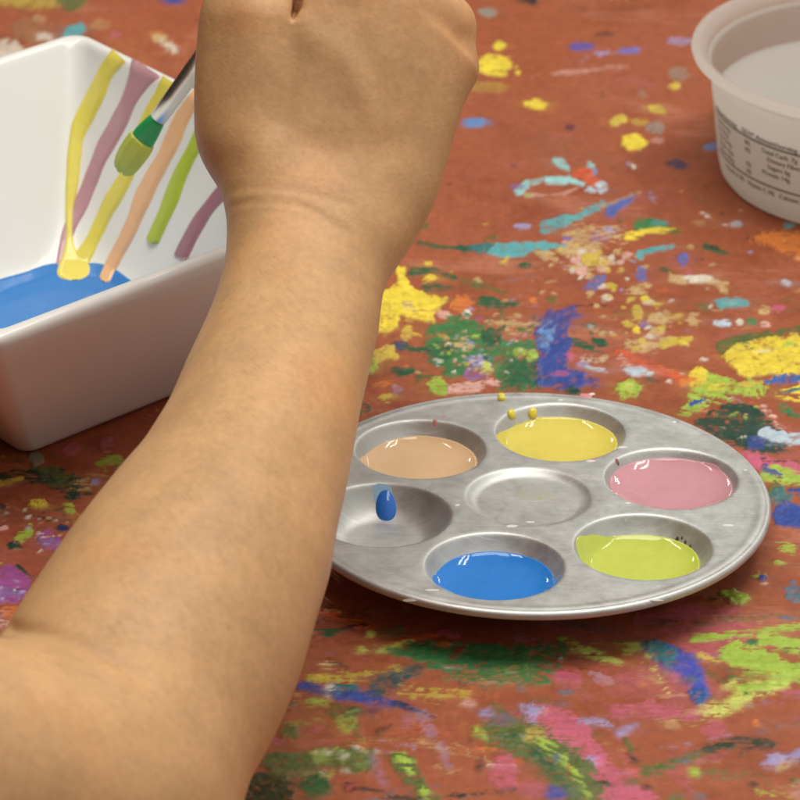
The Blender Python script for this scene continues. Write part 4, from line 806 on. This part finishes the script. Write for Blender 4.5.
cl = np.exp(-(seg_d(CLEFT[:-1]) / 3.6) ** 2)[:, None]; cs = cs * (1 - .75 * cl) + lin(96, 30, 16) * .75 * cl  # cleft's shade painted into the skin colour, along with the darker webbing
person = mesh_np('person', Pw - E0, F, M['skin'], col=cs); person.location = E0
tag(person, 'bare forearm and closed fist reaching over the bowl to hold a paintbrush', 'person')

# fine pale hairs on the forearm
hv = []; hf = []
sel = np.where((facing > .15) & (px_[:, 1] > 250) & (px_[:, 1] < 800) & (px_[:, 0] < 420))[0]
for i in np.random.default_rng(3).choice(sel, 2200, replace=False):
    p = Pw[i] - E0; n = vn[i]; t = -AX * .55 + WW * rng.uniform(.3, 1.0) + n * .35; t /= np.linalg.norm(t); Lh = rng.uniform(.003, .007); sd_ = np.cross(t, n); sd_ /= np.linalg.norm(sd_); w = .000026
    b = len(hv); m = p + t * Lh * .5 + n * .0002; e = p + t * Lh - n * .0002
    up = np.cross(sd_, t)
    for c_, ww in ((p, w), (m, w * .8), (e, w * .2)):
        for k in range(3): a_ = k * 2.094; hv.append(c_ + ww * (math.cos(a_) * sd_ + math.sin(a_) * up))
    for r_ in (0, 3):
        for k in range(3): hf.append([b + r_ + k, b + r_ + (k + 1) % 3, b + r_ + 3 + (k + 1) % 3, b + r_ + 3 + k])
mesh_np('arm_hair', hv, hf, principled('hair', lin(190, 144, 100), .5).m, parent=person)['kind'] = 'stuff'

# ------------------------------------------------------------------ BRUSH
tip = at_depth(124, 178, 1.318); fe0 = at_depth(157.5, 119, 1.304); fe1 = at_depth(214, 43, 1.286)
bd_ = fe1 - fe0; bd_ /= np.linalg.norm(bd_); vw = fe0 - CAM_POS; vw /= np.linalg.norm(vw)
bs = np.cross(bd_, vw); bs /= np.linalg.norm(bs); bn = np.cross(bs, bd_)
def brush_part(name, stations, mat, parent, n=32, bend=None, rag=0.):
    rings = []
    for s, a, b in stations:
        t = np.linspace(0, 2 * math.pi, n, endpoint=False); c = fe0 + bd_ * s + (bend(s) if bend else 0)
        ridge = 1 + (.05 * np.sin(7 * t + 1) + .035 * np.sin(13 * t)) * (rag > 0)
        pull = rag * np.clip((-s - .0135) / .008, 0, 1) * (.5 + .5 * np.sin(5 * t + .7) + .35 * np.sin(11 * t))
        rings.append(c[None] + (a * ridge * np.cos(t))[:, None] * bs[None] + (b * ridge * np.sin(t))[:, None] * bn[None] - pull[:, None] * bd_[None])
    V, F = loft(rings); return mesh_np(name, V - fe0, F, mat, parent=parent)
br = empty('paintbrush', fe0); tag(br, 'flat paintbrush with a silver ferrule and green bristles held by the fist', 'paintbrush')
met = principled('silver_ferrule', (.74, .72, .67), .30, Metallic=1.0).m
brush_part('ferrule', [(0, .0030, .0026), (.0004, .0033, .0029), (.012, .0035, .0033), (.024, .0038, .0037), (.0345, .0041, .0040), (.035, .0043, .0042), (.0358, .0041, .0040), (.0366, .0043, .0042), (.0374, .0041, .0040), (.060, .0044, .0044), (.0605, .0042, .0042)], met, br)
brush_part('handle', [(.060, .0040, .0040), (.066, .0044, .0044), (.080, .0048, .0048), (.105, .0045, .0045), (.15, .0032, .0032), (.20, .0022, .0022), (.215, .0014, .0014), (.217, .0004, .0004)], principled('wood_handle', lin(120, 40, 30), .25).m, br)
def mat_bristle(name, rgb, rough):
    t = principled(name, lin(*rgb), rough); tc = t.n('ShaderNodeTexCoord'); mp = t.n('ShaderNodeMapping')
    R = Matrix((bs, bn, bd_)); mp.inputs['Rotation'].default_value = R.to_euler(); mp.inputs['Scale'].default_value = (2600, 2600, 60)
    mp2 = t.n('ShaderNodeTexNoise', Scale=1.0, Detail=2.0); t.l(tc.outputs['Object'], mp.inputs['Vector']); t.l(mp.outputs['Vector'], mp2.inputs['Vector'])
    b = t.n('ShaderNodeBump', Strength=.35, Distance=.0003); t.l(mp2.outputs['Fac'], b.inputs['Height']); t.l(b.outputs['Normal'], t.b.inputs['Normal'])
    c = lin(*rgb); mx = t.n('ShaderNodeMixRGB'); mx.inputs['Color1'].default_value = (*(c * .8), 1); mx.inputs['Color2'].default_value = (*np.minimum(c * 1.2, 1), 1)
    t.l(mp2.outputs['Fac'], mx.inputs['Fac']); t.l(mx.outputs['Color'], t.b.inputs['Base Color']); return t.m
down_b = lambda s: bs * 0 + (np.array([0, 0, -1.]) * (.6 * max(0, -s - .008) ** 2 / .02))
bris = brush_part('bristles', [(.0006, .0030, .0024), (-.001, .0034, .0027), (-.004, .0040, .0029), (-.008, .0046, .0029), (-.0115, .0048, .0028), (-.0125, .0047, .0026)], mat_bristle('green_bristles', (48, 168, 96), .35), br, bend=down_b)
skew = lambda s: down_b(s) + bs * (.22 * max(0, -s - .013)) * 1.0
brush_part('paint_load', [(-.0106, .0050, .0031), (-.0116, .0053, .0034), (-.0145, .0055, .0035), (-.0172, .0053, .0033), (-.0192, .0049, .0030), (-.0206, .0042, .0025), (-.0214, .0032, .0018), (-.0217, .0012, .0006)], mat_bristle('olive_paint', (200, 210, 82), .3), bris, n=64, bend=skew, rag=.0013)

# ------------------------------------------------------------------ TUB
Tc = at_z(864, 173, 0.0); Trim_z = .0585
TR, TB = .0765, .0625
nT = 160; ta = np.linspace(0, 2 * math.pi, nT, endpoint=False)
def rev(profile): return [np.stack([r * np.cos(ta), r * np.sin(ta), np.full(nT, z)], -1) for r, z in profile]
H = Trim_z
tub = empty('plastic_tub', (Tc[0], Tc[1], .0004)); tag(tub, 'round white plastic tub of cloudy water with small dark print', 'tub')
wall_r = lambda z: TB + (.0692 - TB) * (z / (H - .006))
wall_prof = [(.001, .0012), (TB - .006, .0012), (TB - .004, .0), (TB - .002, .0), (TB - .0003, .0022), (TB + .0004, .005)] + [(wall_r(z), z) for z in np.linspace(.008, H - .008, 12)] + [(.0697, H - .006)]
V, F = loft(rev(wall_prof + [(.0690, H - .0058)] + [(wall_r(z) - .0009, z) for z in np.linspace(H - .008, .006, 12)] + [(TB - .004, .003), (.001, .0026)]))
mesh_np('wall', V, F, M['tub'], parent=tub)
V, F = loft(rev([(.0685, H - .0075), (.0702, H - .0066), (.0712, H - .0058), (.0716, H - .0030), (.0735, H - .0022), (.0752, H - .0032), (.0764, H - .0030), (.0770, H - .0014), (.0764, H + .0002), (.0750, H + .0008), (.0732, H + .0002), (.0722, H - .0010), (.0706, H - .0022), (.0698, H - .0050), (.0690, H - .0062), (.0682, H - .0068), (.0680, H - .0078)], ), False, False)
mesh_np('rim', V, F, M['tub'], parent=tub)
wz = .0345; V, F = loft(rev([(.001, wz), (.03, wz), (.055, wz), (wall_r(wz) - .0022, wz), (wall_r(wz) - .0012, wz + .0006), (wall_r(wz) - .00105, wz + .0012)]), True, False)
wt = mesh_np('water', V, F, M['water']); wt.location = (Tc[0], Tc[1], .0004)
tag(wt, 'cloudy grey rinse water inside the plastic tub', 'water')
# printed nutrition panel
a_left = None
def tub_px(a, z): return to_px(np.array([Tc[0] + wall_r(z) * math.cos(a), Tc[1] + wall_r(z) * math.sin(a), z + .0004]))
lines = []
def text_mesh(s, size):
    cu = bpy.data.curves.new('t', 'FONT'); cu.body = s; cu.size = size; cu.resolution_u = 2; cu.extrude = 0
    ob = bpy.data.objects.new('t', cu); COL.objects.link(ob); dg = bpy.context.evaluated_depsgraph_get(); me = bpy.data.meshes.new_from_object(ob.evaluated_get(dg))
    v = np.array([x.co[:] for x in me.vertices]); f = [list(p.vertices) for p in me.polygons]
    bpy.data.objects.remove(ob); bpy.data.curves.remove(cu); bpy.data.meshes.remove(me); return v, f
A0 = math.radians(188)      # where the panel starts on the wall (left of the tub seen from the front)
PV, PF = [], []
def put(v, f, s0, z0):
    n0 = sum(len(x) for x in PV); ang = A0 + (s0 + v[:, 0]) / .066; z = z0 + v[:, 1]; r = np.array([wall_r(k) for k in z]) + .00012
    PV.append(np.stack([r * np.cos(ang), r * np.sin(ang), z], -1)); PF.extend([[i + n0 for i in q2] for q2 in f])
def bar(s0, s1, z, h):
    n = 60; x = np.linspace(s0, s1, n); v = np.concatenate([np.stack([x, 0 * x, 0 * x], -1), np.stack([x, 0 * x + h, 0 * x], -1)]); put(v, [[i, i + 1, n + i + 1, n + i] for i in range(n - 1)], 0, z)
def text(s, s0, z, size, bold=0.):
    if not s: return
    v, f = text_mesh(s, size); put(v, f, s0, z)
    if bold:
        put(v + np.array([bold, 0, 0]), f, s0, z + .00001)
zt = .0348
text('Amount/serving', .004, zt, .0033, .0002); text('%DV*', .029, zt, .0033, .0002); text('Amount/serving', .038, zt, .0033, .0002); text('%DV*', .064, zt, .0033, .0002)
bar(.002, .085, zt - .0014, .0008)
for i, (a, b, c, d, e2) in enumerate([('Total Fat 0g', '0%', .041, 'Total Carb. 7g', '2%'), ('Sat. Fat 0g', '0%', .044, 'Dietary Fiber 0g', '0%'), ('Trans Fat 0g', '', .044, 'Sugars 6g', ''), ('Cholest. 5mg', '2%', .041, 'Protein 14g', '28%'), ('Sodium 60mg', '3%', .041, '', '')]):
    z = zt - .0050 - .0034 * i
    text(a, .004, z, .0031, .0002); text(b, .0305, z, .0031, .0002); text(d, c, z, .0031, .0002); text(e2, .066, z, .0031, .0002)
bar(.002, .085, zt - .0206, .0008)
text('Vitamin A 0%   Vitamin C 0%   Calcium 20%   Iron 0%', .012, zt - .0242, .0030, .0002)

mesh_np('printed_label', np.concatenate(PV), PF, M['print'], smooth=False, parent=tub)

# ------------------------------------------------------------------ CAMERA
cam = bpy.data.cameras.new('camera'); co = bpy.data.objects.new('camera', cam); COL.objects.link(co)
Rm = W2C.T; co.matrix_world = Matrix(((*Rm[0], CAM_POS[0]), (*Rm[1], CAM_POS[1]), (*Rm[2], CAM_POS[2]), (0, 0, 0, 1)))
cam.sensor_width = 36; cam.sensor_fit = 'HORIZONTAL'; cam.lens = FPX / 800 * 36; cam.clip_start = .05; cam.clip_end = 50
cam.dof.use_dof = True; cam.dof.focus_distance = 1.195; cam.dof.aperture_fstop = 23
SC.camera = co

# ------------------------------------------------------------------ LIGHT: fluorescent ceiling fittings and the dim room round the table
w = bpy.data.worlds.new('World'); SC.world = w; w.use_nodes = True; nt = w.node_tree; bg = nt.nodes['Background']
tc = nt.nodes.new('ShaderNodeTexCoord'); sx = nt.nodes.new('ShaderNodeSeparateXYZ'); nt.links.new(tc.outputs['Generated'], sx.inputs[0])
dp = nt.nodes.new('ShaderNodeVectorMath'); dp.operation = 'DOT_PRODUCT'; dp.inputs[1].default_value = (.50, .10, .66); nt.links.new(tc.outputs['Generated'], dp.inputs[0])
cr = nt.nodes.new('ShaderNodeValToRGB'); e = cr.color_ramp.elements
e[0].position = .0; e[0].color = (.026, .021, .011, 1); e[1].position = .80; e[1].color = (1.0, .98, .92, 1)
m_ = e.new(.22); m_.color = (.15, .13, .08, 1)
m_ = e.new(.45); m_.color = (.58, .55, .50, 1)
nt.links.new(dp.outputs['Value'], cr.inputs['Fac']); nt.links.new(cr.outputs['Color'], bg.inputs['Color']); bg.inputs['Strength'].default_value = .62
def lamp(locn, sx_, sy_, power, rotz=0):
    l = bpy.data.lights.new('ceiling_lamp', 'AREA'); l.shape = 'RECTANGLE'; l.size = sx_; l.size_y = sy_; l.energy = power; l.color = (1, .96, .88)
    o = bpy.data.objects.new('ceiling_lamp', l); COL.objects.link(o); o.location = locn; o.rotation_euler = (0, 0, math.radians(rotz)); return o
lamp((.62, .80, 1.75), .06, 1.3, 4.6, rotz=6); lamp((.80, .80, 1.75), .06, 1.3, 4.6, rotz=6)
lamp((-.62, .75, 1.75), .07, 1.3, 4.2, rotz=6)
lamp((.05, .02, 1.75), 1.0, .8, 16.5)
lamp((1.75, 4.2, 1.85), .10, 1.3, 14, rotz=4); lamp((2.15, 4.2, 1.85), .10, 1.3, 14, rotz=4); lamp((-1.9, 4.2, 1.85), .12, 1.3, 14, rotz=4)
SC.view_settings.view_transform = 'Standard'; SC.view_settings.look = 'None'; SC.view_settings.exposure = 0.0; SC.view_settings.gamma = 1
SC.render.engine = 'CYCLES'; SC.cycles.use_denoising = True; SC.cycles.max_bounces = 10; SC.cycles.diffuse_bounces = 7
